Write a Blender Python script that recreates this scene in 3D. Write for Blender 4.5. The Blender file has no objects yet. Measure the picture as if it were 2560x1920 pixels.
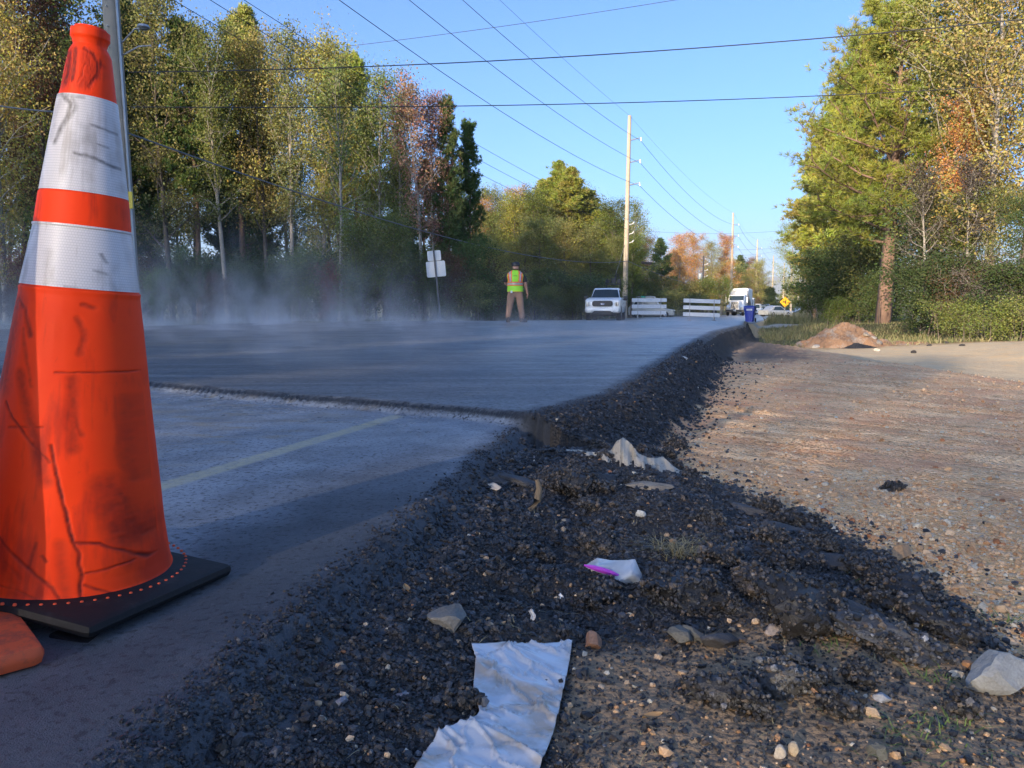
import bpy, bmesh, math, random
import numpy as np
from mathutils import Vector, Matrix
R_ = math.radians
sc = bpy.context.scene
COL = sc.collection
# ------------------------------------------------------------------ camera, world, sun, exposure
PITCH = 5.53
CAMH = 0.5
cam_d = bpy.data.cameras.new("camera"); cam = bpy.data.objects.new("camera", cam_d); COL.objects.link(cam)
cam.location = (0, 0, CAMH); cam.rotation_euler = (R_(90 - PITCH), 0, 0)
cam_d.sensor_width = 36; cam_d.lens = 27; cam_d.clip_start = 0.05; cam_d.clip_end = 20000
sc.camera = cam
SUN_EL = 13.0
SUN_DIR = Vector((-0.50, -0.866, 0)).normalized()          # horizontal direction towards the sun
world = bpy.data.worlds.new("World"); sc.world = world; world.use_nodes = True
nt = world.node_tree; nt.nodes.clear()
sky = nt.nodes.new("ShaderNodeTexSky"); sky.sky_type = 'NISHITA'; sky.sun_disc = False
sky.sun_elevation = R_(SUN_EL)
sky.sun_rotation = math.atan2(SUN_DIR.x, SUN_DIR.y)
sky.altitude = 0; sky.air_density = 0.75; sky.dust_density = 3.0; sky.ozone_density = 5.6
bg = nt.nodes.new("ShaderNodeBackground"); bg.inputs[1].default_value = 0.15
wo = nt.nodes.new("ShaderNodeOutputWorld")
nt.links.new(sky.outputs[0], bg.inputs[0]); nt.links.new(bg.outputs[0], wo.inputs[0])
sd = bpy.data.lights.new("sun", 'SUN'); sd.energy = 3.4; sd.angle = R_(0.5); sd.color = (1.0, 0.80, 0.56)
so = bpy.data.objects.new("sun", sd); COL.objects.link(so)
sv = Vector((SUN_DIR.x * math.cos(R_(SUN_EL)), SUN_DIR.y * math.cos(R_(SUN_EL)), math.sin(R_(SUN_EL))))
so.rotation_euler = sv.to_track_quat('Z', 'Y').to_euler()
sc.view_settings.view_transform = 'Standard'; sc.view_settings.look = 'None'
sc.view_settings.exposure = 1.38; sc.view_settings.gamma = 1
sc.cycles.max_bounces = 5; sc.cycles.diffuse_bounces = 3; sc.cycles.glossy_bounces = 2
sc.cycles.transmission_bounces = 4; sc.cycles.transparent_max_bounces = 8; sc.cycles.volume_bounces = 1
sc.cycles.use_denoising = True

# ------------------------------------------------------------------ pixel helpers (photo is 2560 x 1920; q() takes 2212-wide coordinates)
FPX = 1920.0
def ray(u, v):
    a = R_(PITCH); x = (u - 1280) / FPX; y = (960 - v) / FPX
    return Vector((x, math.cos(a) + y * math.sin(a), -math.sin(a) + y * math.cos(a)))
def G(u, v, z=0.0):
    d = ray(u, v); t = (z - CAMH) / d.z
    return Vector((d.x * t, d.y * t, z))
def D(u, v, dist):
    d = ray(u, v); t = dist / d.y
    return Vector((d.x * t, dist, CAMH + d.z * t))
def q(u, v): return u * 1.15732, v * 1.15732

# ------------------------------------------------------------------ object helpers
def setp(o, label=None, cat=None, group=None, kind=None):
    if label: o["label"] = label
    if cat: o["category"] = cat
    if group: o["group"] = group
    if kind: o["kind"] = kind
    return o
def empty(name, loc, label, cat, group=None, rotz=0.0, kind=None):
    o = bpy.data.objects.new(name, None); COL.objects.link(o); o.empty_display_size = 0.2
    o.location = loc; o.rotation_euler = (0, 0, rotz)
    return setp(o, label, cat, group, kind)
def link(name, me, parent=None):
    o = bpy.data.objects.new(name, me); COL.objects.link(o)
    if parent is not None: o.parent = parent
    return o
def fast_mesh(name, V, F, mats, smooth=False, cols=None, mi=None, attrs=None):
    """V (n,3); F list of int arrays (m,k) ; cols dict name->(n,4)"""
    me = bpy.data.meshes.new(name)
    if not isinstance(F, list): F = [F]
    F = [f for f in F if len(f)]
    me.vertices.add(len(V)); me.vertices.foreach_set("co", np.asarray(V, dtype=np.float32).ravel())
    nl = sum(f.size for f in F); npoly = sum(len(f) for f in F)
    me.loops.add(nl); me.loops.foreach_set("vertex_index", np.concatenate([f.ravel() for f in F]).astype(np.int32))
    tot = np.concatenate([np.full(len(f), f.shape[1]) for f in F]).astype(np.int32)
    st = np.concatenate([[0], np.cumsum(tot)[:-1]]).astype(np.int32)
    me.polygons.add(npoly); me.polygons.foreach_set("loop_start", st)
    try: me.polygons.foreach_set("loop_total", tot)
    except Exception: pass
    if mi is not None: me.polygons.foreach_set("material_index", np.asarray(mi, dtype=np.int32))
    me.polygons.foreach_set("use_smooth", np.full(npoly, smooth, dtype=bool))
    for m in (mats if isinstance(mats, (list, tuple)) else [mats]): me.materials.append(m)
    if cols:
        for k, c in cols.items():
            a = me.color_attributes.new(k, 'FLOAT_COLOR', 'POINT')
            a.data.foreach_set("color", np.asarray(c, dtype=np.float32).ravel())
    if attrs:
        for k, c in attrs.items():
            a = me.attributes.new(k, 'FLOAT', 'POINT'); a.data.foreach_set("value", np.asarray(c, dtype=np.float32))
    me.update(calc_edges=True)
    return me

class MB:
    def __init__(s): s.v = []; s.f = []; s.m = []; s.n = 0
    def add(s, V, F, m=0):
        s.v += [tuple(p) for p in V]
        for f in F: s.f.append([i + s.n for i in f]); s.m.append(m)
        s.n += len(V); return s
    def box(s, c, d, m=0, rz=0, bev=0.0):
        x, y, z = d[0] / 2, d[1] / 2, d[2] / 2
        bm = bmesh.new(); bmesh.ops.create_cube(bm, size=1)
        for v in bm.verts: v.co = Vector((v.co.x * d[0], v.co.y * d[1], v.co.z * d[2]))
        if bev > 0: bmesh.ops.bevel(bm, geom=bm.edges[:], offset=bev, segments=2, affect='EDGES', profile=0.5)
        M = Matrix.Translation(c) @ Matrix.Rotation(rz, 4, 'Z')
        V = [M @ v.co for v in bm.verts]; bm.verts.index_update()
        F = [[v.index for v in f.verts] for f in bm.faces]; bm.free()
        return s.add(V, F, m)
    def tube(s, P, Rr, n=8, m=0, cap=True):
        P = [Vector(p) for p in P]
        if not hasattr(Rr, '__len__'): Rr = [Rr] * len(P)
        V = []; F = []
        for i, p in enumerate(P):
            t = (P[min(i + 1, len(P) - 1)] - P[max(i - 1, 0)]).normalized()
            a = t.cross(Vector((0, 0, 1)) if abs(t.z) < 0.9 else Vector((1, 0, 0))).normalized(); b = t.cross(a)
            for k in range(n):
                an = 2 * math.pi * k / n
                V.append(p + (a * math.cos(an) + b * math.sin(an)) * Rr[i])
        for i in range(len(P) - 1):
            for k in range(n):
                k2 = (k + 1) % n
                F.append([i * n + k, i * n + k2, (i + 1) * n + k2, (i + 1) * n + k])
        if cap: F.append(list(range(n))[::-1]); F.append([(len(P) - 1) * n + k for k in range(n)])
        return s.add(V, F, m)
    def loft(s, S, m=0, cap=True, closed=True):
        n = len(S[0]); V = [p for sec in S for p in sec]; F = []
        for i in range(len(S) - 1):
            for k in range(n if closed else n - 1):
                k2 = (k + 1) % n
                F.append([i * n + k, i * n + k2, (i + 1) * n + k2, (i + 1) * n + k])
        if cap: F.append(list(range(n))[::-1]); F.append([(len(S) - 1) * n + k for k in range(n)])
        return s.add(V, F, m)
    def lathe(s, prof, n=24, m=0, axis='Z', c=(0, 0, 0)):
        V = []; F = []
        for r, h in prof:
            for k in range(n):
                a = 2 * math.pi * k / n; x, y = r * math.cos(a), r * math.sin(a)
                p = (x, y, h) if axis == 'Z' else ((h, x, y) if axis == 'X' else (x, h, y))
                V.append((p[0] + c[0], p[1] + c[1], p[2] + c[2]))
        for i in range(len(prof) - 1):
            for k in range(n):
                k2 = (k + 1) % n; F.append([i * n + k, i * n + k2, (i + 1) * n + k2, (i + 1) * n + k])
        return s.add(V, F, m)
    def build(s, name, mats, parent=None, smooth=False):
        me = bpy.data.meshes.new(name); me.from_pydata([tuple(v) for v in s.v], [], s.f)
        for mm in (mats if isinstance(mats, (list, tuple)) else [mats]): me.materials.append(mm)
        me.polygons.foreach_set("material_index", s.m)
        me.polygons.foreach_set("use_smooth", [smooth] * len(s.f)); me.update()
        bm = bmesh.new(); bm.from_mesh(me); bmesh.ops.recalc_face_normals(bm, faces=bm.faces); bm.to_mesh(me); bm.free()
        if smooth:
            try: me.set_sharp_from_angle(angle=R_(40))
            except Exception: pass
        return link(name, me, parent)

# ------------------------------------------------------------------ numpy noise
def _hash(ix, iy, s):
    h = (ix.astype(np.int64) * 374761393 + iy.astype(np.int64) * 668265263 + s * 1442695041) & 0x7fffffff
    h = ((h ^ (h >> 13)) * 1274126177) & 0x7fffffff
    return ((h ^ (h >> 16)) & 0xffffff) / float(0xffffff)
def vn(x, y, s=0):
    x = np.asarray(x, float); y = np.asarray(y, float)
    ix = np.floor(x); iy = np.floor(y); fx = x - ix; fy = y - iy
    fx = fx * fx * (3 - 2 * fx); fy = fy * fy * (3 - 2 * fy)
    a = _hash(ix, iy, s); b = _hash(ix + 1, iy, s); c = _hash(ix, iy + 1, s); d = _hash(ix + 1, iy + 1, s)
    return (a * (1 - fx) + b * fx) * (1 - fy) + (c * (1 - fx) + d * fx) * fy
def fbm(x, y, s=0, o=4, g=0.5):
    t = 0; a = 1.0; w = 0
    for i in range(o):
        t = t + a * vn(x * 2 ** i + 17.3 * i, y * 2 ** i - 9.1 * i, s + i * 7); w += a; a *= g
    return t / w * 2 - 1
def ss(a, b, x):
    t = np.clip((np.asarray(x, float) - a) / (b - a), 0, 1); return t * t * (3 - 2 * t)

# ------------------------------------------------------------------ materials
def new_mat(name):
    m = bpy.data.materials.new(name); m.use_nodes = True; n = m.node_tree; n.nodes.clear()
    return m, n, n.nodes, n.links
class N:
    """tiny node-graph helper"""
    def __init__(s, name):
        s.m, s.t, s.n, s.l = new_mat(name); s.out = s.n.new("ShaderNodeOutputMaterial")
        s.p = s.n.new("ShaderNodeBsdfPrincipled"); s.l.new(s.p.outputs[0], s.out.inputs[0])
    def put(s, sock, v):
        if hasattr(v, "links") or hasattr(v, "is_linked"): s.l.new(v, sock)
        else: sock.default_value = (tuple(v) + (1,))[:4] if (hasattr(v, "__len__") and len(sock.default_value) == 4) else v
    def noise(s, scale, detail=4, rough=0.55, co=None, dist=0.0, w3='3D'):
        n = s.n.new("ShaderNodeTexNoise"); n.inputs['Scale'].default_value = scale; n.inputs['Detail'].default_value = detail
        n.inputs['Roughness'].default_value = rough; n.inputs['Distortion'].default_value = dist
        if co is None: co = s.obj()
        s.l.new(co, n.inputs['Vector']); return n.outputs[0]
    def voro(s, scale, feat='F1', co=None, out='Distance', rnd=1.0):
        n = s.n.new("ShaderNodeTexVoronoi"); n.inputs['Scale'].default_value = scale; n.feature = feat
        n.inputs['Randomness'].default_value = rnd
        s.l.new(co if co is not None else s.obj(), n.inputs['Vector']); return n.outputs[out]
    def obj(s):
        if not hasattr(s, '_tc'): s._tc = s.n.new("ShaderNodeTexCoord")
        return s._tc.outputs['Object']
    def mapping(s, scale=(1, 1, 1), rot=(0, 0, 0), co=None):
        n = s.n.new("ShaderNodeMapping"); n.inputs['Scale'].default_value = scale; n.inputs['Rotation'].default_value = rot
        s.l.new(co if co is not None else s.obj(), n.inputs[0]); return n.outputs[0]
    def ramp(s, f, stops):
        n = s.n.new("ShaderNodeValToRGB"); el = n.color_ramp.elements
        while len(el) < len(stops): el.new(0.5)
        for e, (p, c) in zip(el, stops):
            e.position = p; e.color = (c, c, c, 1) if not hasattr(c, '__len__') else tuple(c) + (1,)
        s.l.new(f, n.inputs[0]); return n.outputs[0]
    def mix(s, f, a, b, mode='MIX'):
        n = s.n.new("ShaderNodeMix"); n.data_type = 'RGBA'; n.blend_type = mode
        s.put(n.inputs[0], f); s.put(n.inputs[6], a); s.put(n.inputs[7], b); return n.outputs[2]
    def math(s, op, a, b=0.0, c=None, clamp=False):
        n = s.n.new("ShaderNodeMath"); n.operation = op; n.use_clamp = clamp
        s.put(n.inputs[0], a); s.put(n.inputs[1], b)
        if c is not None: s.put(n.inputs[2], c)
        return n.outputs[0]
    def attr(s, name, out=0, typ='GEOMETRY'):
        n = s.n.new("ShaderNodeAttribute"); n.attribute_name = name; n.attribute_type = typ; return n.outputs[out]
    def sep(s, c):
        n = s.n.new("ShaderNodeSeparateColor"); s.l.new(c, n.inputs[0]); return n.outputs
    def bump(s, h, strength=0.5, dist=0.01):
        n = s.n.new("ShaderNodeBump"); n.inputs['Strength'].default_value = strength; n.inputs['Distance'].default_value = dist
        s.l.new(h, n.inputs['Height'])
        if s.p.inputs['Normal'].is_linked: s.l.new(s.p.inputs['Normal'].links[0].from_socket, n.inputs['Normal'])
        s.l.new(n.outputs[0], s.p.inputs['Normal'])
    def base(s, v): s.put(s.p.inputs['Base Color'], v)
    def rough(s, v): s.put(s.p.inputs['Roughness'], v)
    def spec(s, v): s.p.inputs['Specular IOR Level'].default_value = v
def simple(name, col, rough=0.6, metal=0.0, var=0.15, scale=6.0, coat=0.0, bump=0.0):
    g = N(name); nz = g.noise(scale, 5)
    d = tuple(c * (1 - var) for c in col); b = tuple(min(1, c * (1 + var)) for c in col)
    g.base(g.mix(nz, d, b)); g.rough(g.math('MULTIPLY_ADD', nz, 0.2, rough - 0.1))
    g.p.inputs['Metallic'].default_value = metal
    if coat: g.p.inputs['Coat Weight'].default_value = coat
    if bump: g.bump(g.noise(scale * 8, 3), bump, 0.01)
    return g.m

def foliage_mat(name, trans=0.35):
    m, t, n, l = new_mat(name); g = N.__new__(N); g.m, g.t, g.n, g.l = m, t, n, l
    out = n.new("ShaderNodeOutputMaterial")
    oi = n.new("ShaderNodeObjectInfo"); c = g.sep(g.attr("var", 0))
    hs = n.new("ShaderNodeHueSaturation"); l.new(oi.outputs['Color'], hs.inputs['Color'])
    l.new(g.math('MULTIPLY_ADD', c[1], 0.10, 0.45), hs.inputs['Hue'])
    l.new(g.math('MULTIPLY_ADD', c[0], .75, 0.66), hs.inputs['Value'])
    l.new(g.math('MULTIPLY_ADD', c[2], 0.3, 0.8), hs.inputs['Saturation'])
    d = n.new("ShaderNodeBsdfDiffuse"); tr = n.new("ShaderNodeBsdfTranslucent"); mx = n.new("ShaderNodeMixShader")
    l.new(hs.outputs[0], d.inputs[0]); l.new(hs.outputs[0], tr.inputs[0]); mx.inputs[0].default_value = trans
    l.new(d.outputs[0], mx.inputs[1]); l.new(tr.outputs[0], mx.inputs[2]); l.new(mx.outputs[0], out.inputs[0])
    return m
M_LEAF = foliage_mat("leaf", 0.38)
M_NEEDLE = foliage_mat("needle", 0.22)
M_BARK = simple("bark_grey", (0.13, 0.105, 0.085), 0.9, var=0.45, scale=9, bump=0.5)
M_PALE = simple("bark_pale", (0.30, 0.27, 0.23), 0.9, var=0.35, scale=9, bump=0.4)
M_PINEBARK = simple("bark_pine", (0.20, 0.125, 0.09), 0.9, var=0.5, scale=7, bump=0.7)
M_UPOLE = simple("weathered_pole_wood", (0.30, 0.27, 0.22), 0.85, var=0.3, scale=3, bump=0.2)
M_TPOLE = simple("pale_pole_wood", (0.42, 0.34, 0.25), 0.85, var=0.25, scale=1.5, bump=0.2)
M_WIRE = simple("wire_dark", (0.035, 0.035, 0.04), 0.6)
M_WIREL = simple("wire_grey", (0.16, 0.17, 0.18), 0.6)
M_GALV = simple("galvanised", (0.45, 0.46, 0.47), 0.45, 0.7)
M_BLACK = simple("black_plastic", (0.02, 0.02, 0.022), 0.5)
M_TYRE = simple("rubber", (0.022, 0.022, 0.023), 0.8)
M_GLASS = simple("dark_glass", (0.02, 0.035, 0.045), 0.06)
M_WHITE = simple("white_paint", (0.78, 0.79, 0.80), 0.3, var=0.03, coat=0.4)
M_SILVER = simple("silver_paint", (0.42, 0.44, 0.46), 0.3, 0.4, var=0.05, coat=0.5)
M_CHROME = simple("chrome", (0.6, 0.6, 0.62), 0.2, 0.9)
M_LAMP = simple("lamp_glass", (0.65, 0.62, 0.55), 0.1, 0.2)

# ------------------------------------------------------------------ terrain: the edge line of the asphalt, heights and zones
EY = np.array([-2, .5, .95, 1.2, 1.62, 2.1, 2.7, 3.25, 3.32, 3.5, 4.1, 6.2, 9.26, 15.2, 20.8, 28, 40, 84, 107, 150, 300, 450, 4000.])
EX = np.array([-.6, -.45, -.40, -.36, -.268, -.185, -.08, .05, .10, .21, .55, 1.17, 2.09, 3.98, 6.2, 8.4, 12.2, 28, 36.5, 53, 115, 178, 1600.])
LY = np.array([-2, 10, 20, 31, 46, 67, 107, 135, 300, 450, 4000.])
LX = np.array([-20, -14, -9, -2.8, 3.4, 10.4, 28.5, 39.8, 107, 170, 1590.])
def ex(y): return np.interp(y, EY, EX)
def lx(y): return np.interp(y, LY, LX)
ZY = np.array([-2, 3, 6, 10, 24, 28, 34, 46, 67, 107, 150, 190, 260, 340, 450, 560, 4000.])
ZZ = np.array([0, 0, .0, .005, .05, .03, -.05, -.19, -.27, -.35, -.36, -.1, 1.2, 3.4, 5.2, 4.0, -6.])
JA = np.array([.07, 3.30]); JN = np.array([.53, .848])
def jd(x, y):
    w = 0.02 * np.sin(x * 3.1) + 0.012 * np.sin(x * 11.0 + 1)
    return (x - JA[0]) * JN[0] + (y - JA[1]) * JN[1] + w
BY = np.array([.3, .9, 1.36, 1.6, 2.1, 2.35, 2.8, 3.5, 4.2, 5, 6.2, 9.3, 15.2, 21, 30])
BX = np.array([.8, .85, .89, .95, .90, .79, .70, .66, .88, 1.15, 1.58, 2.5, 4.5, 7.2, 10.2])
RUT = np.array([0.60, -0.80])
def zones(x, y):
    e = x - ex(y)
    wob = 0.07 * fbm(x * 5, y * 5, 3, 3) + .03 * fbm(x * 22, y * 22, 5, 2)
    b = np.interp(y, BY, BX) + wob * np.clip(.6 + .12 * y, .6, 2.2)
    rub = 1 - ss(-.03, .05, x - b)
    soil = ss(-.10, .05, (1.34 + .16 * x + .5 * wob) - y) * ss(.02, .12, x + wob - .02) * rub
    soil = np.maximum(soil, ss(.25, .5, fbm(x * 2.3, y * 2.3, 31, 3)) * .5 * rub * ss(.35, .5, e) * (y < 4))
    grass = ss(0, 1.2, -(x - lx(y)) + .4 * wob * 10)            # left verge
    gr = ss(22.5, 25.5, y + 1.5 * wob * 10 - .12 * (x - 8)) * ss(.2, 1.0, e)   # right field
    gr = np.maximum(gr, ss(13.0, 15.0, x - .18 * (y - 14) + 8 * wob) * ss(12, 14, y))
    dark = ss(10, 13, y) * (1 - ss(21, 25, y)) * (1 - ss(1.0, 2.4, e + 6 * wob)) * ss(.3, .8, e)   # dark milled strip
    drive = ss(4.7, 6.8, x + 4 * wob - .04 * (y - 8)) * ss(5.5, 7, y) * (1 - gr) * (1 - dark)
    path = ss(43.2, 43.8, y + .3 * wob) * (1 - ss(46.8, 47.6, y + .3 * wob)) * (x > ex(y))
    return dict(e=e, rub=rub, soil=soil, grass=np.clip(grass + gr, 0, 1), drive=drive, path=path, dark=dark, b=b)
def road_z(x, y):
    z = np.interp(y, ZY, ZZ)
    z = z + .056 * ss(-.035, .02, jd(x, y))
    mid = (ex(y) + lx(y)) / 2
    z = z - .030 * np.maximum(0, x - mid) * ss(30, 48, y) * (1 - ss(110, 150, y))
    z = z + .012 * fbm(x * .35, y * .35, 9, 2) * ss(4, 8, y)
    return z
def zt(x, y, fine=True):
    x = np.asarray(x, float); y = np.asarray(y, float); e = x - ex(y)
    zr = road_z(x, y)
    old = jd(x, y) < 0
    near = 1 - ss(3.6, 8, y)
    # right-hand ground
    pl = -.125 - .13 * ss(2.2, 5.5, y) - .02 * ss(6, 14, y)
    val = -.42 * ss(4.7, 8.2, x - .06 * (y - 8)) * ss(5, 7.5, y)
    val = np.where(y > 12, -.42 * np.maximum(ss(4.7, 8.2, x - .06 * (y - 8)), ss(13, 20, y) * ss(1.5, 6.0, e)), val)
    rise = .34 * ss(10.5, 16, x) * ss(9, 14, y) * (1 - ss(20, 30, y)) + ss(14, 20, x) * ss(24, 34, y) * .72 * (1 - ss(60, 90, y))
    far = .12 * ss(30, 42, y)
    gz = pl + val + rise + far
    gz = gz * (1 - ss(55, 110, y)) + (np.interp(y, ZY, ZZ) - .15) * ss(55, 110, y)
    gz = gz + .065 * (1 - ss(.06, .42, e)) * (1 - ss(2.7, 3.5, y))
    # rubble windrow
    rg = np.interp(y, [.5, 1.2, 1.6, 2.2, 2.8, 3.3, 4.0, 5.], [0.0, .0, .02, .06, .085, .07, .02, 0.])
    rc = np.interp(y, [.5, 1.5, 2.2, 2.8, 3.5], [.75, .62, .42, .30, .45]); rw = np.interp(y, [1, 2, 3.5], [.22, .34, .28])
    gz = gz + rg * np.exp(-((x - rc) / rw) ** 2)
    rub = (1 - ss(-.03, .1, x - np.interp(y, BY, BX))) * ss(.05, .18, e) * (1 - ss(7, 10, y))
    if fine:
        gz = gz + rub * (.020 * fbm(x * 7, y * 7, 21, 4) + .008 * fbm(x * 30, y * 30, 22, 3)) * (1 - .6 * ss(1.55, 1.3, y))
        # ruts in the red dirt
        s = x * RUT[1] * -1 + y * RUT[0]; t = x * RUT[0] + y * RUT[1]
        rut = fbm(s * 4.5 + .2 * np.sin(t), t * .4, 41, 3) * .026 + (np.abs(fbm(s * 8, t * .35, 43, 3))) * .055
        gz = gz + rut * (1 - rub) * ss(2.4, 4.2, y + .4 * x) * (1 - ss(16, 26, y)) * ss(.35, .6, e)
        gz = gz + .007 * fbm(x * 16, y * 16, 51, 3) * (1 - ss(8, 20, y)) + .05 * fbm(x * .8, y * .8, 53, 3) * ss(5, 12, y) * (1 - ss(60, 90, y))
    # asphalt shoulder slope
    w = np.where(old, .085, .42) * np.where(y > 6, 1 + (np.minimum(y, 12) - 6) * .03, 1.0)
    edge_n = (.035 * fbm(x * 9, y * 9, 61, 4) + .015 * fbm(x * 40, y * 40, 62, 2)) * (1 + .02 * y)
    k = ss(-.02, 1.0, (e + edge_n + np.where(old, .02, .0)) / w)
    z = zr * (1 - k) + np.minimum(gz, zr - .02) * k
    if fine:
        c = ss(-.12, .02, e) * (1 - ss(.25, .5, e)) * (1 - ss(7, 14, y))
        z = z + c * (.010 * fbm(x * 26, y * 26, 71, 3) + .006 * fbm(x * 70, y * 70, 72, 2))
    # left ground
    l = x - lx(y)
    zl = np.interp(y, ZY, ZZ) - .05 + .05 * fbm(x * .3, y * .3, 81, 2)
    m = ss(0, -1.0, l) * ss(5, 12, y) if False else (1 - ss(-1.2, -.0, l))
    z = z * (1 - m) + zl * m
    return z
def gz1(x, y): return float(zt(np.array([x]), np.array([y]))[0])

# edge-aligned grid
cols = [0.0]; d = .013
while cols[-1] < 4200: cols.append(cols[-1] + d); d = .013 if cols[-1] < 1.5 else d * 1.045
right = np.array(cols)
cols = [0.0]; d = .013
while cols[-1] < 1.0: cols.append(cols[-1] + d); d = .013 if cols[-1] < .35 else d * 1.05
lw = np.array(cols)                        # metres near the edge ...
ly = [0.0]
rows = [.45]
while rows[-1] < 4200: rows.append(rows[-1] + (.019 if 2.6 < rows[-1] < 5.6 else max(.012, .0105 * rows[-1])))
rows = np.array([-3, -1, -.2, .1, .3] + rows)
nl_cols = 210
def left_cols(wd):
    # nonuniform columns between 0 and -wd: fine next to the edge
    a = np.linspace(0, 1, nl_cols + 1)[1:]
    k = .013 * nl_cols
    return -(k * a + (wd - k) * a ** 2.3)
out = np.array([0.4 * 1.14 ** i for i in range(70)]).cumsum()
X = []; Y = []
for y in rows:
    wd = float(ex(y) - lx(y)); lc = left_cols(wd)
    xs = np.concatenate([(ex(y) - wd - out)[::-1], (ex(y) + lc)[::-1], ex(y) + right])
    X.append(xs); Y.append(np.full(len(xs), y))
X = np.array(X); Y = np.array(Y); nr, nc = X.shape
Z = zt(X, Y)
i_l = len(out); i_e = len(out) + nl_cols       # column index of left road edge, of the asphalt edge
V = np.stack([X, Y, Z], -1).reshape(-1, 3)
idx = np.arange(nr * nc).reshape(nr, nc)
Fq = np.stack([idx[:-1, :-1], idx[:-1, 1:], idx[1:, 1:], idx[1:, :-1]], -1)
zn = zones(X, Y)
def sub(c0, c1):
    sl = (slice(None), slice(c0, c1 + 1)); v = V.reshape(nr, nc, 3)[sl].reshape(-1, 3); w = c1 + 1 - c0
    ii = np.arange(nr * w).reshape(nr, w); f = np.stack([ii[:-1, :-1], ii[:-1, 1:], ii[1:, 1:], ii[1:, :-1]], -1).reshape(-1, 4)
    return v, f, sl
EDGE_COL = i_e + 9                              # the asphalt sheet ends a hand's width down its broken edge

# ---- road material (old lane in front, fresh mat behind the joint; painted stripe worn into the old lane)
g = N("asphalt")
j = g.attr("joint", 2); st = g.attr("stripe", 2); ed = g.attr("edge", 2); far = g.attr("far", 2)
co = g.obj()
n1 = g.noise(160, 4, .7); n2 = g.noise(1.7, 5, .6); n3 = g.noise(38, 4, .65); v1 = g.voro(210)
streak = g.noise(2.2, 5, .6, co=g.mapping((.25, 2.2, 1), (0, 0, R_(-58))))
oldc = g.mix(n1, (.17, .19, .225), (.46, .50, .56))
oldc = g.mix(g.ramp(g.noise(5, 5, .6), [(.40, 0), (.62, .55)]), oldc, (.10, .11, .13))
oldc = g.mix(g.ramp(g.noise(62, 3, .65), [(.36, .9), (.47, 0)]), oldc, (.02, .022, .026))
oldc = g.mix(g.ramp(g.noise(85, 2, .6), [(.60, 0), (.70, .6)]), oldc, (.50, .52, .54))
oldc = g.mix(g.ramp(n3, [(.56, 0), (.80, .55)]), oldc, (.24, .22, .17))
rust = g.ramp(g.noise(3.4, 5, .7, co=g.mapping((1, 2.6, 1), (0, 0, R_(-32)))), [(.50, 0), (.66, .62)])
oldc = g.mix(g.math('MULTIPLY', rust, g.attr("rust", 2)), oldc, (.30, .21, .09))
newc = g.mix(n1, (.035, .038, .046), (.15, .16, .175))
newc = g.mix(g.ramp(streak, [(.42, 0), (.7, .6)]), newc, (.27, .285, .31))
newc = g.mix(g.ramp(g.noise(48, 4, .7), [(.38, .85), (.50, 0)]), newc, (.022, .022, .025))
jm = g.ramp(g.math('MULTIPLY_ADD', j, 12.0, .5), [(.40, 0), (.60, 1)])
road = g.mix(jm, oldc, newc)
seam = g.ramp(g.math('ABSOLUTE', g.math('ADD', j, g.math('MULTIPLY_ADD', n3, .03, -.015))), [(.003, 1), (.022, 0)])
road = g.mix(g.math('MULTIPLY', seam, .92), road, (.008, .008, .009))
worn = g.ramp(g.math('ADD', n3, g.math('MULTIPLY', n1, .35)), [(.50, 0), (.78, 1)])
stm = g.math('MULTIPLY', g.ramp(g.math('ABSOLUTE', g.math('ADD', st, g.math('MULTIPLY_ADD', n3, .02, -.01))), [(.028, 1), (.048, 0)]), g.math('MULTIPLY_ADD', worn, .60, .28))
road = g.mix(g.math('MULTIPLY', stm, g.math('SUBTRACT', 1.0, jm)), road, (.52, .47, .30))
mk = g.attr("mark", 2)
road = g.mix(g.math('MULTIPLY', mk, g.math('MULTIPLY_ADD', n3, .4, .35)), road, (.62, .60, .52))
oldroad = g.attr("greyroad", 2)
road = g.mix(g.math('MULTIPLY', oldroad, .8), road, (.16, .165, .17))
road = g.mix(g.math('MULTIPLY', ed, .85), road, g.mix(g.noise(110, 3, .7), (.004, .004, .005), (.062, .066, .075)))
g.base(road)
rg_ = g.mix(jm, (.44,) * 3, (.50,) * 3)
wet = g.math('MULTIPLY', g.attr("damp", 2), g.ramp(n2, [(.35, 0), (.55, 1)]))
r0 = g.math('MULTIPLY_ADD', g.noise(14, 4), .28, g.math('MULTIPLY_ADD', n2, .22, .22))
g.rough(g.math('ADD', g.math('MULTIPLY_ADD', wet, -.24, r0), g.math('MULTIPLY', ed, .25), clamp=True)); g.spec(.62)
g.bump(g.math('ADD', g.noise(420, 2, .6), g.math('MULTIPLY', n1, .8)), .8, .004)
g.bump(n3, .25, .006)
M_ROAD = g.m

v, f, sl = sub(i_l, EDGE_COL)
xx, yy = X[sl].ravel(), Y[sl].ravel(); e_ = zn['e'][sl].ravel()
A1 = G(382, 1223, 0); A2 = G(1053, 1022, 0); dv = (A2 - A1).normalized()
stripe = (xx - A1.x) * dv.y - (yy - A1.y) * dv.x
rust = ss(-.05, -.3, -stripe) * 0 + np.where(stripe < 0, ss(0, .25, -stripe), 0)
stripe = np.where(jd(xx, yy) > -.05, 9.0, stripe)
mark = np.zeros_like(xx)
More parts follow.
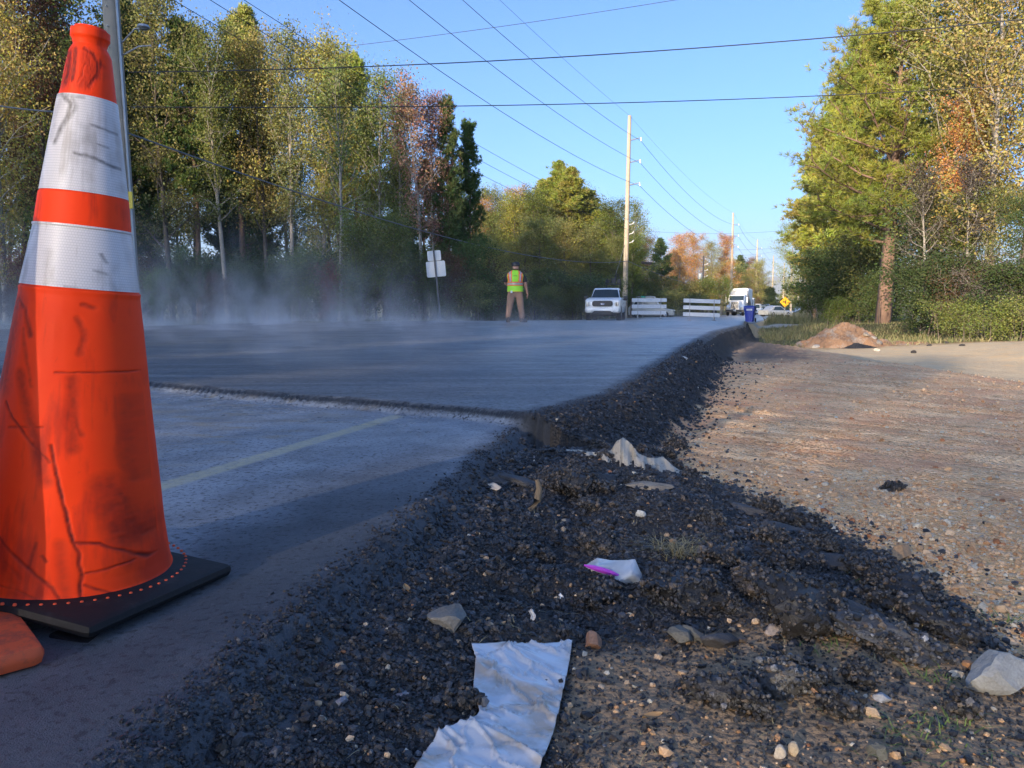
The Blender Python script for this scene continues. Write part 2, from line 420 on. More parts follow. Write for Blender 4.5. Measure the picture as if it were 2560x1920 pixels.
# white lane lines on the distant open road
for off, w_ in ((-0.5, .12), (-4.2, .12), (-7.6, .12)):
    mark = np.maximum(mark, (np.abs(e_ - off) < w_ + .004 * yy) * (yy > 47))
mark = np.maximum(mark, (np.abs(yy - 43.5 - .1 * e_) < .35) * (e_ > -9) * (e_ < -.7) * .8)
me = fast_mesh("road", v, f, M_ROAD, True, attrs=dict(joint=jd(xx, yy), stripe=stripe, rust=rust,
     edge=np.maximum(ss(-.14, .0, e_ + .05 * fbm(xx * 9, yy * 9, 5, 3)), .95 * ss(-.62, -.22, e_ + .16 * fbm(xx * 5, yy * 5, 6, 3)) * (1 - ss(1.6, 3.2, yy + .5 * e_))) * (1 - ss(8, 25, yy) * .6), far=ss(20, 60, yy),
     mark=mark, greyroad=ss(34, 38, yy + .25 * xx), damp=ss(-1.0, -.2, jd(xx, yy)) * (1 - ss(0, .05, jd(xx, yy))) + ss(.5, 3, jd(xx, yy)) * .7))
setp(link("road", me), "blue black asphalt road with a fresh steaming mat laid over the old lane", kind="structure")

# ---- ground material
g = N("shoulder_ground")
mA = g.sep(g.attr("za", 0)); mB = g.sep(g.attr("zb", 0))
nf = g.noise(95, 4, .7); nm = g.noise(18, 5, .65); nb = g.noise(2.4, 5, .6); vc = g.voro(75, out='Color'); vd = g.voro(75)
vs = g.sep(vc)
rutco = g.mapping((1, 1, 1), (0, 0, R_(53.13)))
rut = g.noise(10.0, 5, .7, co=g.mapping((.2, 1, 1), (0, 0, 0), co=rutco), dist=.8)
rutf = g.noise(34.0, 3, .7, co=g.mapping((.22, 1, 1), (0, 0, 0), co=rutco), dist=.6)
gravel = g.mix(nm, (.62, .38, .17), (.92, .62, .32))
gravel = g.mix(g.ramp(vs[0], [(.72, 0), (.78, .8)]), gravel, (.78, .64, .46))
gravel = g.mix(g.ramp(nf, [(.28, .4), (.42, 0)]), gravel, (.36, .20, .11))
dirt = g.mix(g.ramp(rut, [(.38, 0), (.60, 1)]), (.78, .42, .20), (1.0, .68, .38))
dirt = g.mix(g.ramp(vs[1], [(.84, 0), (.88, .5)]), dirt, (.90, .70, .46))
dirt = g.mix(g.ramp(vs[2], [(.90, 0), (.94, .5)]), dirt, (.26, .14, .08))
dirt = g.mix(g.ramp(rutf, [(.38, .6), (.47, 0)]), dirt, (.36, .19, .10))
dirt = g.mix(g.ramp(g.math('ADD', g.math('MULTIPLY', nf, .5), g.math('MULTIPLY', rut, .5)), [(.53, 0), (.66, .8)]), dirt, (.88, .66, .44))
dirt = g.mix(g.ramp(nb, [(.46, 0), (.62, .6)]), dirt, (.78, .38, .21))
base = g.mix(mA[2], gravel, dirt)
drive = g.mix(nf, (.52, .40, .25), (.85, .68, .44)); drive = g.mix(g.ramp(nb, [(.45, 0), (.7, .6)]), drive, (.80, .55, .28))
drive = g.mix(g.ramp(rut, [(.46, 0), (.66, .35)]), drive, (.44, .34, .24))
base = g.mix(mB[1], base, drive)
rubc = g.mix(nf, (.02, .02, .021), (.09, .082, .076)); rubc = g.mix(g.ramp(nm, [(.56, 0), (.72, .6)]), rubc, (.13, .09, .06))
soilc = g.mix(nm, (.22, .15, .09), (.50, .36, .23)); soilc = g.mix(g.ramp(nf, [(.58, 0), (.75, .5)]), soilc, (.03, .028, .026))
rubc = g.mix(g.math('MULTIPLY', mA[1], .9), rubc, soilc)
base = g.mix(mA[0], base, rubc)
base = g.mix(mB[2], base, g.mix(nf, (.07, .06, .055), (.24, .20, .17)))
gra = g.mix(nm, (.07, .10, .03), (.22, .19, .08)); gra = g.mix(g.ramp(nb, [(.4, 0), (.65, .75)]), gra, (.19, .135, .075))
base = g.mix(mB[0], base, gra)
pth = g.attr("path", 2)
base = g.mix(pth, base, (.45, .42, .36))
g.base(base); g.rough(g.math('MULTIPLY_ADD', mA[0], -.22, .92)); g.spec(.15)
g.bump(g.math('ADD', g.math('MULTIPLY', nf, 1.0), g.math('MULTIPLY', vd, -1.0)), .8, .010)
g.bump(nm, .6, .02)
M_GROUND = g.m
za = np.stack([np.clip(zn['rub'] * 1.0 + 0, 0, 1), zn['soil'], ss(2.3, 4.2, Y + .55 * X + .5 * fbm(X * 2, Y * 2, 91, 3)), np.ones_like(X)], -1)
zb = np.stack([zn['grass'], zn['drive'], zn['dark'], np.ones_like(X)], -1)
for nm_, c0, c1, lab in (("ground", EDGE_COL, nc - 1, "gravel and red dirt shoulder with dark asphalt rubble"), ("ground_verge", 0, i_l, "leaf strewn verge beside the road")):
    v, f, sl = sub(c0, c1)
    me = fast_mesh(nm_, v, f, M_GROUND, True, cols=dict(za=za[sl].reshape(-1, 4), zb=zb[sl].reshape(-1, 4)), attrs=dict(path=zn['path'][sl].ravel()))
    setp(link(nm_, me), lab, kind="structure")

# distant blue ridge
def ridge(name, y0, H, x0, x1, seed, col):
    xs = np.linspace(x0, x1, 160); P = []; F = []
    prof = H * (0.55 + .45 * np.sin(np.linspace(0, math.pi, 160)) + .18 * fbm(xs / (x1 - x0) * 9, xs * 0, seed, 4))
    for k, (dy, s) in enumerate([(-900, 0), (-350, .55), (0, 1), (900, 0)]):
        for i in range(160): P.append((xs[i], y0 + dy, -8 + prof[i] * s))
    for k in range(3):
        for i in range(159): F.append([k * 160 + i, k * 160 + i + 1, (k + 1) * 160 + i + 1, (k + 1) * 160 + i])
    me = fast_mesh(name, np.array(P), np.array(F), col, True); return setp(link(name, me), "low wooded ridge beyond the end of the road", kind="structure")
M_RIDGE = simple("ridge_woods", (.045, .06, .04), .9, var=.4, scale=.01)
ridge("hills", 6500, 300, 900, 5200, 5, M_RIDGE)

# ------------------------------------------------------------------ loose stones, crumbs and rubble
def ico(sub_):
    bm = bmesh.new(); bmesh.ops.create_icosphere(bm, subdivisions=sub_, radius=1)
    v = np.array([p.co[:] for p in bm.verts]); f = np.array([[q_.index for q_ in p.verts] for p in bm.faces]); bm.free(); return v, f
ICO1 = ico(1); ICO2 = ico(2)
def stone_shape(rng, base):
    v = base[0].copy()
    if base is not ICO1: v *= (1 + rng.uniform(-.12, .12, (len(v), 1)))
    for _ in range(4):                                # chop flats into it
        n = rng.normal(size=3); n /= np.linalg.norm(n); d = rng.uniform(.45, .8)
        t = v @ n; v = v - np.outer(np.maximum(0, t - d), n)
    v *= 1 + rng.uniform(-.14, .14, (len(v), 1)); return v
def rotmats(rng, n):
    q4 = rng.normal(size=(n, 4)); q4 /= np.linalg.norm(q4, axis=1)[:, None]; w, x, y, z = q4.T
    return np.stack([1 - 2 * (y * y + z * z), 2 * (x * y - z * w), 2 * (x * z + y * w), 2 * (x * y + z * w), 1 - 2 * (x * x + z * z), 2 * (y * z - x * w),
                     2 * (x * z - y * w), 2 * (y * z + x * w), 1 - 2 * (x * x + y * y)], -1).reshape(n, 3, 3)
def scatter(name, P, S, C, mat, label, cat, seed=1, sink=.25, flat=(1, 1, .75), smooth=False):
    rng = np.random.default_rng(seed); Vs = []; Fs = []; Cs = []; off = 0
    shapes = [stone_shape(rng, ICO1) * np.array(flat) * rng.uniform(.75, 1.25, 3) for _ in range(10)]
    which = rng.integers(0, 10, len(P)); f = ICO1[1]
    for k in range(10):
        m = which == k; n = m.sum()
        if not n: continue
        a = rng.uniform(0, 6.283, n); tl = rng.normal(0, .35, (n, 2))
        Rz = np.zeros((n, 3, 3)); Rz[:, 0, 0] = np.cos(a); Rz[:, 0, 1] = -np.sin(a); Rz[:, 1, 0] = np.sin(a); Rz[:, 1, 1] = np.cos(a); Rz[:, 2, 2] = 1
        Tx = np.tile(np.eye(3), (n, 1, 1)); Tx[:, 0, 2] = tl[:, 0]; Tx[:, 2, 0] = -tl[:, 0]; Tx[:, 1, 2] = tl[:, 1]; Tx[:, 2, 1] = -tl[:, 1]
        Rm = Tx @ Rz
        v = np.einsum('nij,vj->nvi', Rm, shapes[k]) * S[m][:, None, None] + P[m][:, None, :]
        v[:, :, 2] += (S[m] * (.75 - sink * 2) * .8)[:, None]
        Vs.append(v.reshape(-1, 3)); Fs.append((f[None] + (np.arange(n) * len(shapes[k]))[:, None, None]).reshape(-1, 3) + off); off += n * len(shapes[k])
        Cs.append(np.repeat(C[m], len(shapes[k]), 0))
    c = np.concatenate(Cs); c = np.concatenate([c, np.ones((len(c), 1))], 1)
    me = fast_mesh(name, np.concatenate(Vs), np.concatenate(Fs), mat, smooth, cols=dict(Col=c))
    o = link(name, me); setp(o, label, cat, kind="stuff"); return o
g = N("loose_stone"); c_ = g.attr("Col", 0); nz = g.noise(220, 3)
g.base(g.mix(nz, g.mix(1.0, c_, (.55, .55, .55), 'MULTIPLY'), g.mix(1.0, c_, (1.35, 1.3, 1.25), 'MULTIPLY'))); g.rough(.75); g.spec(.4)
g.bump(nz, .4, .004); M_STONE = g.m
g = N("asphalt_crumb"); c_ = g.attr("Col", 0); nz = g.noise(260, 3)
g.base(g.mix(nz, g.mix(1.0, c_, (.5, .5, .5), 'MULTIPLY'), g.mix(1.0, c_, (1.6, 1.6, 1.6), 'MULTIPLY'))); g.rough(g.math('MULTIPLY_ADD', nz, .3, .36)); g.spec(.55)
g.bump(nz, .5, .004); M_CRUMB = g.m

# outline of the plastic sheet on the ground
SHL = [(1018, 1400), (1028, 1432), (1022, 1490), (1036, 1555), (1000, 1572), (950, 1590), (925, 1625), (900, 1662), (880, 1700)]
SHR = [(1236, 1395), (1233, 1420), (1224, 1470), (1215, 1510), (1206, 1550), (1195, 1590), (1183, 1625), (1170, 1662), (1155, 1700)]
def on_ground(u, v):
    p = G(u, v, -.12)
    for _ in range(6): p = G(u, v, gz1(p.x, p.y))
    return p
shl = [on_ground(*q(*a)) for a in SHL]; shr = [on_ground(*q(*a)) for a in SHR]
poly = np.array([(p.x, p.y) for p in shl + shr[::-1]])
def in_poly(x, y):
    c = np.zeros(len(x), bool); n = len(poly)
    for i in range(n):
        x1, y1 = poly[i]; x2, y2 = poly[(i + 1) % n]
        c ^= ((y1 > y) != (y2 > y)) & (x < (x2 - x1) * (y - y1) / (y2 - y1 + 1e-12) + x1)
    return c
def sample(n, seed, y0, y1, pw=1.0):
    """points in view, density falling off with distance"""
    rng = np.random.default_rng(seed)
    y = y0 * (y1 / y0) ** rng.random(n); t = rng.uniform(-.78, .78, n); x = t * (y + .1)
    return rng, x, y
# dark asphalt crumbs
rng, x, y = sample(600000, 11, .70, 11)
zn_ = zones(x, y); e = zn_['e']
dens = zn_['rub'] * ss(-.10, .12, e + .05 * fbm(x * 9, y * 9, 5, 3)) * (1 - .80 * zn_['soil'])
dens *= np.clip(.75 + .9 * fbm(x * 6, y * 6, 33, 3), .15, 1)
dens = np.maximum(dens, .85 * ss(.0, .03, e) * (1 - ss(.28, .4, e)) * zn_['rub'])
dens = np.maximum(dens, .55 * ss(-.07, -.0, e) * (e < 0) * (y < 3.5))
spill = np.exp(-np.maximum(0, x - zn_['b']) / (.05 + .012 * y)) * .34 * (x > zn_['b']); dens = np.maximum(dens, spill)
keep = (rng.random(len(x)) < dens) & ~in_poly(x, y); x, y, e = x[keep], y[keep], e[keep]
s = np.exp(rng.normal(0, .55, len(x))) * (.0009 + .0010 * y); s = np.clip(s, 0, .010 + .0006 * y); s = np.where(e < .02, np.minimum(s, .0042) * (.7 + .3 * ss(-.2, 0, e)), s)
base_c = np.array([.026, .026, .029]); c = base_c * np.exp(rng.normal(0, .55, (len(x), 1)))
br = rng.random(len(x)) < .08 + .35 * np.exp(-((e - .05) / .035) ** 2) * (y < 3.3); c[br] = np.array([.10, .075, .055]) * rng.uniform(.4, 1.3, (br.sum(), 1))
P = np.stack([x, y, zt(x, y)], -1)
scatter("asphalt_crumbs", P, s, c, M_CRUMB, "loose black asphalt crumbs and crumbled soil heaped along the broken road edge", "asphalt crumbs", 3)
# pale pebbles in the gravel
rng, x, y = sample(330000, 12, .95, 12)
zn_ = zones(x, y); e = zn_['e']
dirtm = ss(2.5, 4.4, y + .55 * x + .5 * fbm(x * 2, y * 2, 91, 3))
dens = (1 - zn_['rub']) * (e > .2) * (.55 * (1 - .92 * dirtm) + .01) * np.clip(.7 + .9 * fbm(x * 3, y * 3, 37, 3), .1, 1)
dens = np.maximum(dens, zn_['rub'] * (e > .05) * (.013 + .010 * zn_['soil']))
dens = np.maximum(dens, .16 * zn_['drive'])
keep = (rng.random(len(x)) < dens) & ~in_poly(x, y); x, y = x[keep], y[keep]
s = np.exp(rng.normal(0, .5, len(x))) * (.0018 + .00075 * y); s = np.clip(s, 0, .013)
pal = np.array([[.60, .39, .22], [.70, .50, .32], [.50, .28, .14], [.56, .52, .44], [.44, .38, .30], [.66, .58, .44], [.42, .18, .08]])
c = pal[rng.choice(7, len(x), p=[.36, .26, .16, .07, .04, .07, .04])] * rng.uniform(.7, 1.15, (len(x), 1))
P = np.stack([x, y, zt(x, y)], -1)
scatter("pebbles", P, s, c, M_STONE, "small tan, white and rust pebbles strewn over the shoulder gravel", "pebbles", 4)
print("scatter done")

# ---- single lumps and rocks
def lump(name, u, v, size, label, cat, mat, seed, kind="rock", col=(.3, .3, .3), rz=None, tilt=0.0, group=None, sink=.3):
    """u,v: 2212-wide picture position of its foot; size (wide, deep, high) metres"""
    rng = np.random.default_rng(seed); p = on_ground(*q(u, v))
    lvl = 3
    v_, f_ = ico(lvl); v_ = v_.copy()
    for _ in range(9 if kind != "asphalt" else 5):
        n = rng.normal(size=3); n /= np.linalg.norm(n); d = rng.uniform(.50, .78); t = v_ @ n
        v_ = v_ - np.outer(np.maximum(0, t - d), n)
    r3 = fbm(v_[:, 0] * 3 + seed, v_[:, 1] * 3 + v_[:, 2] * 2.3, seed, 4) + fbm(v_[:, 2] * 3 - seed, v_[:, 0] * 2.1, seed + 3, 4)
    v_ *= (1 + (r3 * (.10 if kind != "asphalt" else .16))[:, None])
    if kind == "asphalt":
        r4 = fbm(v_[:, 0] * 14 + seed, v_[:, 1] * 14 + v_[:, 2] * 9, seed, 2); v_ *= (1 + (np.maximum(r4, -.2) * .13)[:, None])
        r5 = rng.uniform(-.03, .03, (len(v_), 1)); v_ *= 1 + r5
    v_ = v_ * np.array(size) / 2 / .8
    z0 = np.quantile(v_[:, 2], .1) * (1 - sink * 1.0)
    M = Matrix.Rotation(tilt, 3, 'Y') @ Matrix.Rotation(rz if rz is not None else rng.uniform(0, 6), 3, 'Z') if rz is None else Matrix.Rotation(rz, 3, 'Z') @ Matrix.Rotation(tilt, 3, 'Y')
    v_ = v_ @ np.array(M).T; v_[:, 2] -= z0
    if kind == "asphalt":
        sz = min(size); nk = int(min(2200, 420 + 42000 * size[0] * size[1])); pick = rng.integers(0, len(v_), nk); bs = ICO1[0]; nb_ = len(bs)
        jit = v_[pick] + rng.normal(0, .0035 + .03 * sz, (nk, 3)); ks = np.clip(np.exp(rng.normal(0, .45, nk)) * .0036, .0018, .009)
        sh = [stone_shape(rng, ICO1) for _ in range(6)]; w6 = rng.integers(0, 6, nk); Rm = rotmats(rng, nk)
        nv = np.einsum('nij,nvj->nvi', Rm, np.array(sh)[w6]) * ks[:, None, None] + jit[:, None, :]
        f_ = np.concatenate([f_, (ICO1[1][None] + (np.arange(nk) * nb_)[:, None, None] + len(v_)).reshape(-1, 3)]); v_ = np.concatenate([v_, nv.reshape(-1, 3)])
    c = np.tile(np.array(list(col) + [1.0]), (len(v_), 1))
    cn = fbm(v_[:, 0] * 30 + seed, v_[:, 1] * 30 + v_[:, 2] * 20, seed + 9, 3); c[:, :3] *= (1 + .35 * cn)[:, None]
    if kind == 'asphalt':
        kc = np.concatenate([np.full((len(v_) - nk * nb_, 1), 1.0), np.repeat(np.exp(rng.normal(0, .6, (nk, 1))), nb_, 0)]); tn = np.concatenate([np.zeros(len(v_) - nk * nb_, bool), np.repeat(rng.random(nk) < .14, nb_)])
        c[:, :3] *= kc * 1.25; c[tn, :3] = np.array([.13, .10, .075])
    me = fast_mesh(name, v_, f_, mat, kind == "smooth", cols=dict(Col=c)); o = link(name, me)
    o.location = (p.x, p.y + size[1] * .35, p.z); return setp(o, label, cat, group)
AS = M_CRUMB; K = (.022, .022, .024)
lump("asphalt_chunk", 1492, 1318, (0.141, 0.128, 0.077), "large crumbly black asphalt lump right of the plastic bag", "asphalt chunk", AS, 101, "asphalt", K)
lump("asphalt_chunk", 1300, 1300, (0.074, 0.064, 0.041), "black asphalt lump directly under the purple edged bag", "asphalt chunk", AS, 102, "asphalt", K)
lump("asphalt_chunk", 1755, 1375, (0.148, 0.128, 0.104), "biggest dark asphalt chunk with a brown rooty crust, right of centre", "asphalt chunk", AS, 103, "asphalt", (.026, .024, .023), 0.3, .3)
lump("asphalt_chunk", 1985, 1318, (0.104, 0.104, 0.090), "upright black asphalt chunk at the right end of the rubble next to the tan gravel", "asphalt chunk", AS, 104, "asphalt", K)
lump("asphalt_fragment", 2075, 1385, (0.148, 0.080, 0.050), "long broken black asphalt slab sloping down beside the upright chunk", "asphalt fragment", AS, 105, "asphalt", K, -.55, .35)
lump("asphalt_fragment", 1990, 1430, (0.222, 0.080, 0.045), "long grey black asphalt slab lying above the large pale rock", "asphalt fragment", AS, 106, "asphalt", (.05, .05, .052), -.5, .25)
lump("asphalt_chunk", 1905, 1265, (0.126, 0.096, 0.063), "rounded black asphalt chunk with dry roots at the gravel boundary", "asphalt chunk", AS, 107, "asphalt", K)
lump("asphalt_chunk", 1720, 1232, (0.111, 0.072, 0.050), "flat black chunk in the rubble above the rusty pebble", "asphalt chunk", AS, 108, "asphalt", K)
lump("asphalt_fragment", 1590, 1530, (0.126, 0.056, 0.045), "elongated dark asphalt piece lying on the brown soil at lower right", "asphalt fragment", AS, 109, "asphalt", K, -.6, 0)
lump("asphalt_chunk", 1935, 1062, (0.056, 0.048, 0.032), "lone black asphalt chunk out on the red dirt", "asphalt chunk", AS, 110, "asphalt", K)
lump("asphalt_chunk", 1725, 1118, (0.063, 0.048, 0.036), "small flat grey black block on the tan gravel left of the lone chunk", "asphalt chunk", AS, 111, "rock", (.05, .052, .055), .4)
lump("asphalt_chunk", 1560, 1222, (0.089, 0.072, 0.045), "black asphalt lump just right of the dry grass clump", "asphalt chunk", AS, 112, "asphalt", K)
lump("asphalt_chunk", 1460, 968, (0.096, 0.080, 0.054), "black asphalt clod at the foot of the fresh mat behind the pale cloth", "asphalt chunk", AS, 113, "asphalt", K)
lump("asphalt_chunk", 1235, 1075, (0.148, 0.120, 0.081), "dark clod of asphalt and soil behind the upright stick", "asphalt chunk", AS, 114, "asphalt", (.03, .027, .025))
lump("asphalt_chunk", 1640, 1290, (0.096, 0.080, 0.054), "dark brown clod between the big lump and the rooty chunk", "asphalt chunk", AS, 115, "asphalt", (.045, .038, .033))
lump("asphalt_fragment", 1715, 1505, (0.089, 0.072, 0.063), "rough grey asphalt lump in the lower right soil, near the rusty stone", "asphalt chunk", AS, 116, "asphalt", (.06, .06, .06))
lump("asphalt_chunk", 1180, 928, (.20, .12, .075), "crumbling black clod where the fresh mat ends above the old pavement edge", "asphalt chunk", AS, 117, "asphalt", K)
ST = M_STONE
lump("rock", 968, 1362, (.070, .055, .055), "angular grey rock lying on black crumbs left of the plastic sheet", "rock", ST, 201, "rock", (.20, .195, .18), .5)
lump("rock", 2185, 1492, (.115, .07, .065), "large pale whitish rock at the right edge of the picture", "rock", ST, 202, "rock", (.33, .34, .335), .2)
lump("rock", 1282, 1402, (.045, .03, .032), "rusty orange stone at the top right corner of the plastic sheet", "rock", ST, 203, "rock", (.42, .22, .13))
lump("rock", 1478, 1393, (.055, .06, .036), "square edged grey stone in the middle of the rubble", "rock", ST, 204, "rock", (.19, .18, .15), .3)
lump("rock", 1508, 1386, (.055, .02, .025), "thin tilted grey slate next to the square edged stone", "rock", ST, 205, "rock", (.13, .13, .12), -.5, .3)
lump("rock", 1690, 1482, (.062, .05, .040), "light grey rock on the brown soil at lower right", "rock", ST, 206, "rock", (.30, .30, .31))
lump("rock", 1953, 1210, (.07, .05, .045), "tan boulder like stone on the gravel right of the rubble", "rock", ST, 207, "rock", (.42, .27, .15))
lump("rock", 1672, 1372, (.035, .025, .018), "flat pinkish stone below the rooty chunk", "rock", ST, 208, "rock", (.52, .42, .34))
lump("rock", 1686, 1636, (.020, .014, .018), "pale stone on the soil near the bottom edge, left one of the pair", "rock", ST, 209, "rock", (.46, .40, .32))
lump("rock", 1718, 1630, (.020, .014, .018), "cream wedge stone near the bottom edge, right one of the pair", "rock", ST, 210, "rock", (.60, .48, .32))
lump("rock", 1905, 1640, (.03, .02, .018), "grey green angular stone near the bottom edge at right", "rock", ST, 211, "rock", (.17, .17, .14))
lump("rock", 1910, 1518, (.026, .02, .016), "bluish grey stone on the soil right of the light grey rock", "rock", ST, 212, "rock", (.32, .33, .35))
lump("rock", 2102, 1448, (.024, .018, .016), "small rusty stone left of the large pale rock", "rock", ST, 213, "rock", (.40, .21, .10))
lump("rock", 2070, 1466, (.024, .018, .012), "flat cream stone just below the small rusty stone", "rock", ST, 214, "rock", (.60, .53, .42))
lump("rock", 1762, 1500, (.020, .016, .014), "small orange pink stone right of the light grey rock", "rock", ST, 215, "rock", (.50, .30, .19))
lump("rock", 1385, 1118, (.030, .025, .026), "rounded white pebble standing up in the rubble above the bag", "rock", ST, 216, "smooth", (.55, .55, .52))
lump("rock", 1930, 1287, (.065, .05, .045), "grey brown rock wedged before the rounded asphalt chunk", "rock", ST, 217, "rock", (.27, .22, .17))
lump("rock", 1405, 1058, (.13, .06, .028), "flat light brown slab under the pale cloth", "rock", ST, 218, "rock", (.30, .25, .19), -.2)
lump("rock", 1475, 783, (.13, .10, .07), "white stone at the foot of the fresh mat, left of two", "rock", ST, 219, "smooth", (.62, .60, .55))
lump("rock", 1495, 782, (.15, .10, .05), "white flat stone at the foot of the fresh mat, right of two", "rock", ST, 220, "smooth", (.64, .63, .60))
lump("rock", 1300, 1232 + 50, (.025, .02, .02), "orange stone below the purple strip of the bag", "rock", ST, 221, "rock", (.40, .20, .12))
lump("rock", 795 + 90, 1290 + 55, (.014, .010, .010), "small pale teal stone left of the angular grey rock", "rock", ST, 222, "rock", (.40, .42, .38))
rg = np.random.default_rng(77)
for i in range(34):                                   # unnamed middling lumps of the rubble, each its own thing
    for _ in range(60):
        yy_ = rg.uniform(1.05, 3.3); xx_ = rg.uniform(-.4, .95)
        z_ = zones(np.array([xx_]), np.array([yy_]))
        if z_['rub'][0] > .8 and z_['e'][0] > .25 and not in_poly(np.array([xx_]), np.array([yy_]))[0] and abs(xx_) < .62 * yy_: break
    s_ = rg.uniform(.030, .075)
    p = Vector((xx_, yy_, 0)); 
    a = R_(PITCH); dz = gz1(xx_, yy_) - CAMH; dy = yy_
    zc = dy * math.cos(a) - dz * math.sin(a); yc = dy * math.sin(a) + dz * math.cos(a)
    u_ = (1280 + FPX * xx_ / zc) / 1.15732; v_ = (960 - FPX * yc / zc) / 1.15732
    lump("asphalt_chunk", u_, v_, (s_, s_ * .8, s_ * .55), "one of the many fist sized black clods in the rubble", "asphalt chunk", AS, 300 + i, "asphalt", (.026, .025, .025), group="small clods in the asphalt rubble")
for k, (u, v, w, rz, tl, c, lab) in enumerate(((1128, 1050, .15, .3, .35, .075, "flat blue grey asphalt slab tipped up behind the upright stick"), (1090, 1045, .08, .1, .1, .09, "small flat grey slab at the left foot of the mound"), (1310, 1040, .09, -.5, .2, .06, "thin dark slab lying under the left half of the pale cloth"), (1620, 1110, .10, -.4, .2, .08, "grey flaky asphalt slab near the tan gravel, above the grass clump"), (1690, 1150, .12, -.4, .15, .07, "long flaky slab at the gravel boundary right of the grass clump"), (1830, 1235, .15, -.5, .25, .06, "flat slab between the rounded chunk and the rooty chunk"), (1560, 1400, .08, .6, .3, .08, "flat grey slab tipped up right of the thin slate"), (1880, 1345, .13, -.5, .3, .075, "broken slab with a dusty top leaning on the upright chunk"))):
    lump("asphalt_fragment", u, v, (w, w * .55, .028), lab, "asphalt fragment", ST, 600 + k, "rock", (c, c * .98, c * 1.02), rz, tl)
# flat cream pieces, stick
ob = MB(); p0 = on_ground(*q(1157, 1098)); p1 = D(*q(1160, 1036), p0.y + .02)
ob.tube([p0 - Vector((0.012, 0, .01)), p0.lerp(p1, .3) + Vector((.004, 0, 0)), p0.lerp(p1, .7) + Vector((.008, 0, 0)), p1], [.016, .0115, .0095, .006], 9)
o = ob.build("stick", simple("dry_wood", (.22, .16, .10), .9, var=.4, scale=40), smooth=True); setp(o, "short weathered stick standing upright in the dark clod", "stick")
def sheet_obj(name, fn, nu, nv, mat, label, cat, thick=.0009):
    P = np.array([[fn(i / nu, j / nv) for i in range(nu + 1)] for j in range(nv + 1)]).reshape(-1, 3)
    ii = np.arange((nu + 1) * (nv + 1)).reshape(nv + 1, nu + 1); F = np.stack([ii[:-1, :-1], ii[:-1, 1:], ii[1:, 1:], ii[1:, :-1]], -1).reshape(-1, 4)
    o = link(name, fast_mesh(name, P, F, mat, True)); md = o.modifiers.new("thickness", 'SOLIDIFY'); md.thickness = thick
    return setp(o, label, cat)
# plastic sheet
g = N("white_plastic"); n1 = g.noise(9, 5, .6); n2 = g.noise(30, 4)
g.base(g.mix(g.ramp(n1, [(.48, 0), (.62, .85)]), (.60, .61, .64), (.40, .33, .25))); g.rough(g.math('MULTIPLY_ADD', n2, .25, .12))
g.p.inputs['Coat Weight'].default_value = .5; g.bump(n2, .25, .004); M_PLAS = g.m
def lerpl(L, t):
    k = min(int(t * (len(L) - 1)), len(L) - 2); return L[k].lerp(L[k + 1], t * (len(L) - 1) - k)
def fsheet(u, v):
    a = lerpl(shl, v); b = lerpl(shr, v); p = a.lerp(b, u)
    z = gz1(p.x, p.y) if False else a.z * (1 - u) + b.z * u
    n = float(fbm(np.array([p.x * 16]), np.array([p.y * 16]), 5, 3)[0])
    rd = 1 - abs(float(fbm(np.array([p.x * 11 + p.y * 14]), np.array([p.y * 5 - p.x * 4]), 8, 3)[0])) * 2.2
    return (p.x, p.y, z + .008 + .004 * n + .006 * max(0, rd) ** 5 + .006 * max(0, 1 - abs(math.sin(p.x * 31 + p.y * 19 + 2 * n)) * 8) + .004 * max(0, 1 - abs(math.sin(p.x * 23 - p.y * 41 + 3 * n)) * 9))
sheet_obj("plastic_sheet", fsheet, 70, 110, M_PLAS, "torn white plastic sheet lying on the soil at the bottom of the picture", "plastic sheet")
for k, (u, v, s_) in enumerate(((1172, 1462, .014), (1183, 1450, .012), (1166, 1470, .009), (1180, 1490, .007), (1212, 1492, .009))):
    o = lump("asphalt_crumb", u, v, (s_, s_, s_ * .7), "one of the black crumbs lying on the white plastic sheet", "crumb", AS, 400 + k, "rock", K, group="crumbs on the plastic sheet"); o.location.z += .014
# little white scraps
for k, (u, v, w, h) in enumerate(((1150, 1345, .010, .02), (1068, 1062, .03, .022), (1212, 1300, .008, .012))):
    p = on_ground(*q(u, v)); d = p.y
    def fs(a, b, p=p, w=w, h=h): return (p.x + w * (a - .5) + .2 * w * math.sin(b * 5), p.y + h * .6 * b, p.z + .006 + h * .8 * b + .002 * math.sin(a * 7 + b * 4))
    sheet_obj("plastic_scrap", fs, 8, 8, M_PLAS, ("tiny white plastic scrap above the big plastic sheet", "white scrap sticking out of the clod left of the stick", "tiny white scrap left of and below the bag")[k], "plastic scrap", .0008)
# pale cloth
g = N("pale_cloth"); n1 = g.noise(20, 5, .65); n2 = g.noise(70, 3)
g.base(g.mix(g.ramp(n1, [(.54, 0), (.68, .85)]), g.mix(g.noise(6, 2), (.48, .46, .42), (.52, .41, .27)), (.10, .095, .09))); g.rough(.9); g.bump(n2, .6, .004); M_CLOTH = g.m
CB = [(1220, 986), (1255, 990), (1300, 1000), (1345, 1008), (1390, 1014), (1430, 1022), (1470, 1030), (1502, 1038)]
CT = [(1222, 976), (1250, 976), (1295, 984), (1320, 978), (1334, 955), (1345, 950), (1362, 962), (1380, 985), (1405, 994), (1432, 992), (1445, 1004), (1465, 1018), (1502, 1030)]
def pl(L, t):
    k = min(int(t * (len(L) - 1)), len(L) - 2); f = t * (len(L) - 1) - k; return (L[k][0] * (1 - f) + L[k + 1][0] * f, L[k][1] * (1 - f) + L[k + 1][1] * f)
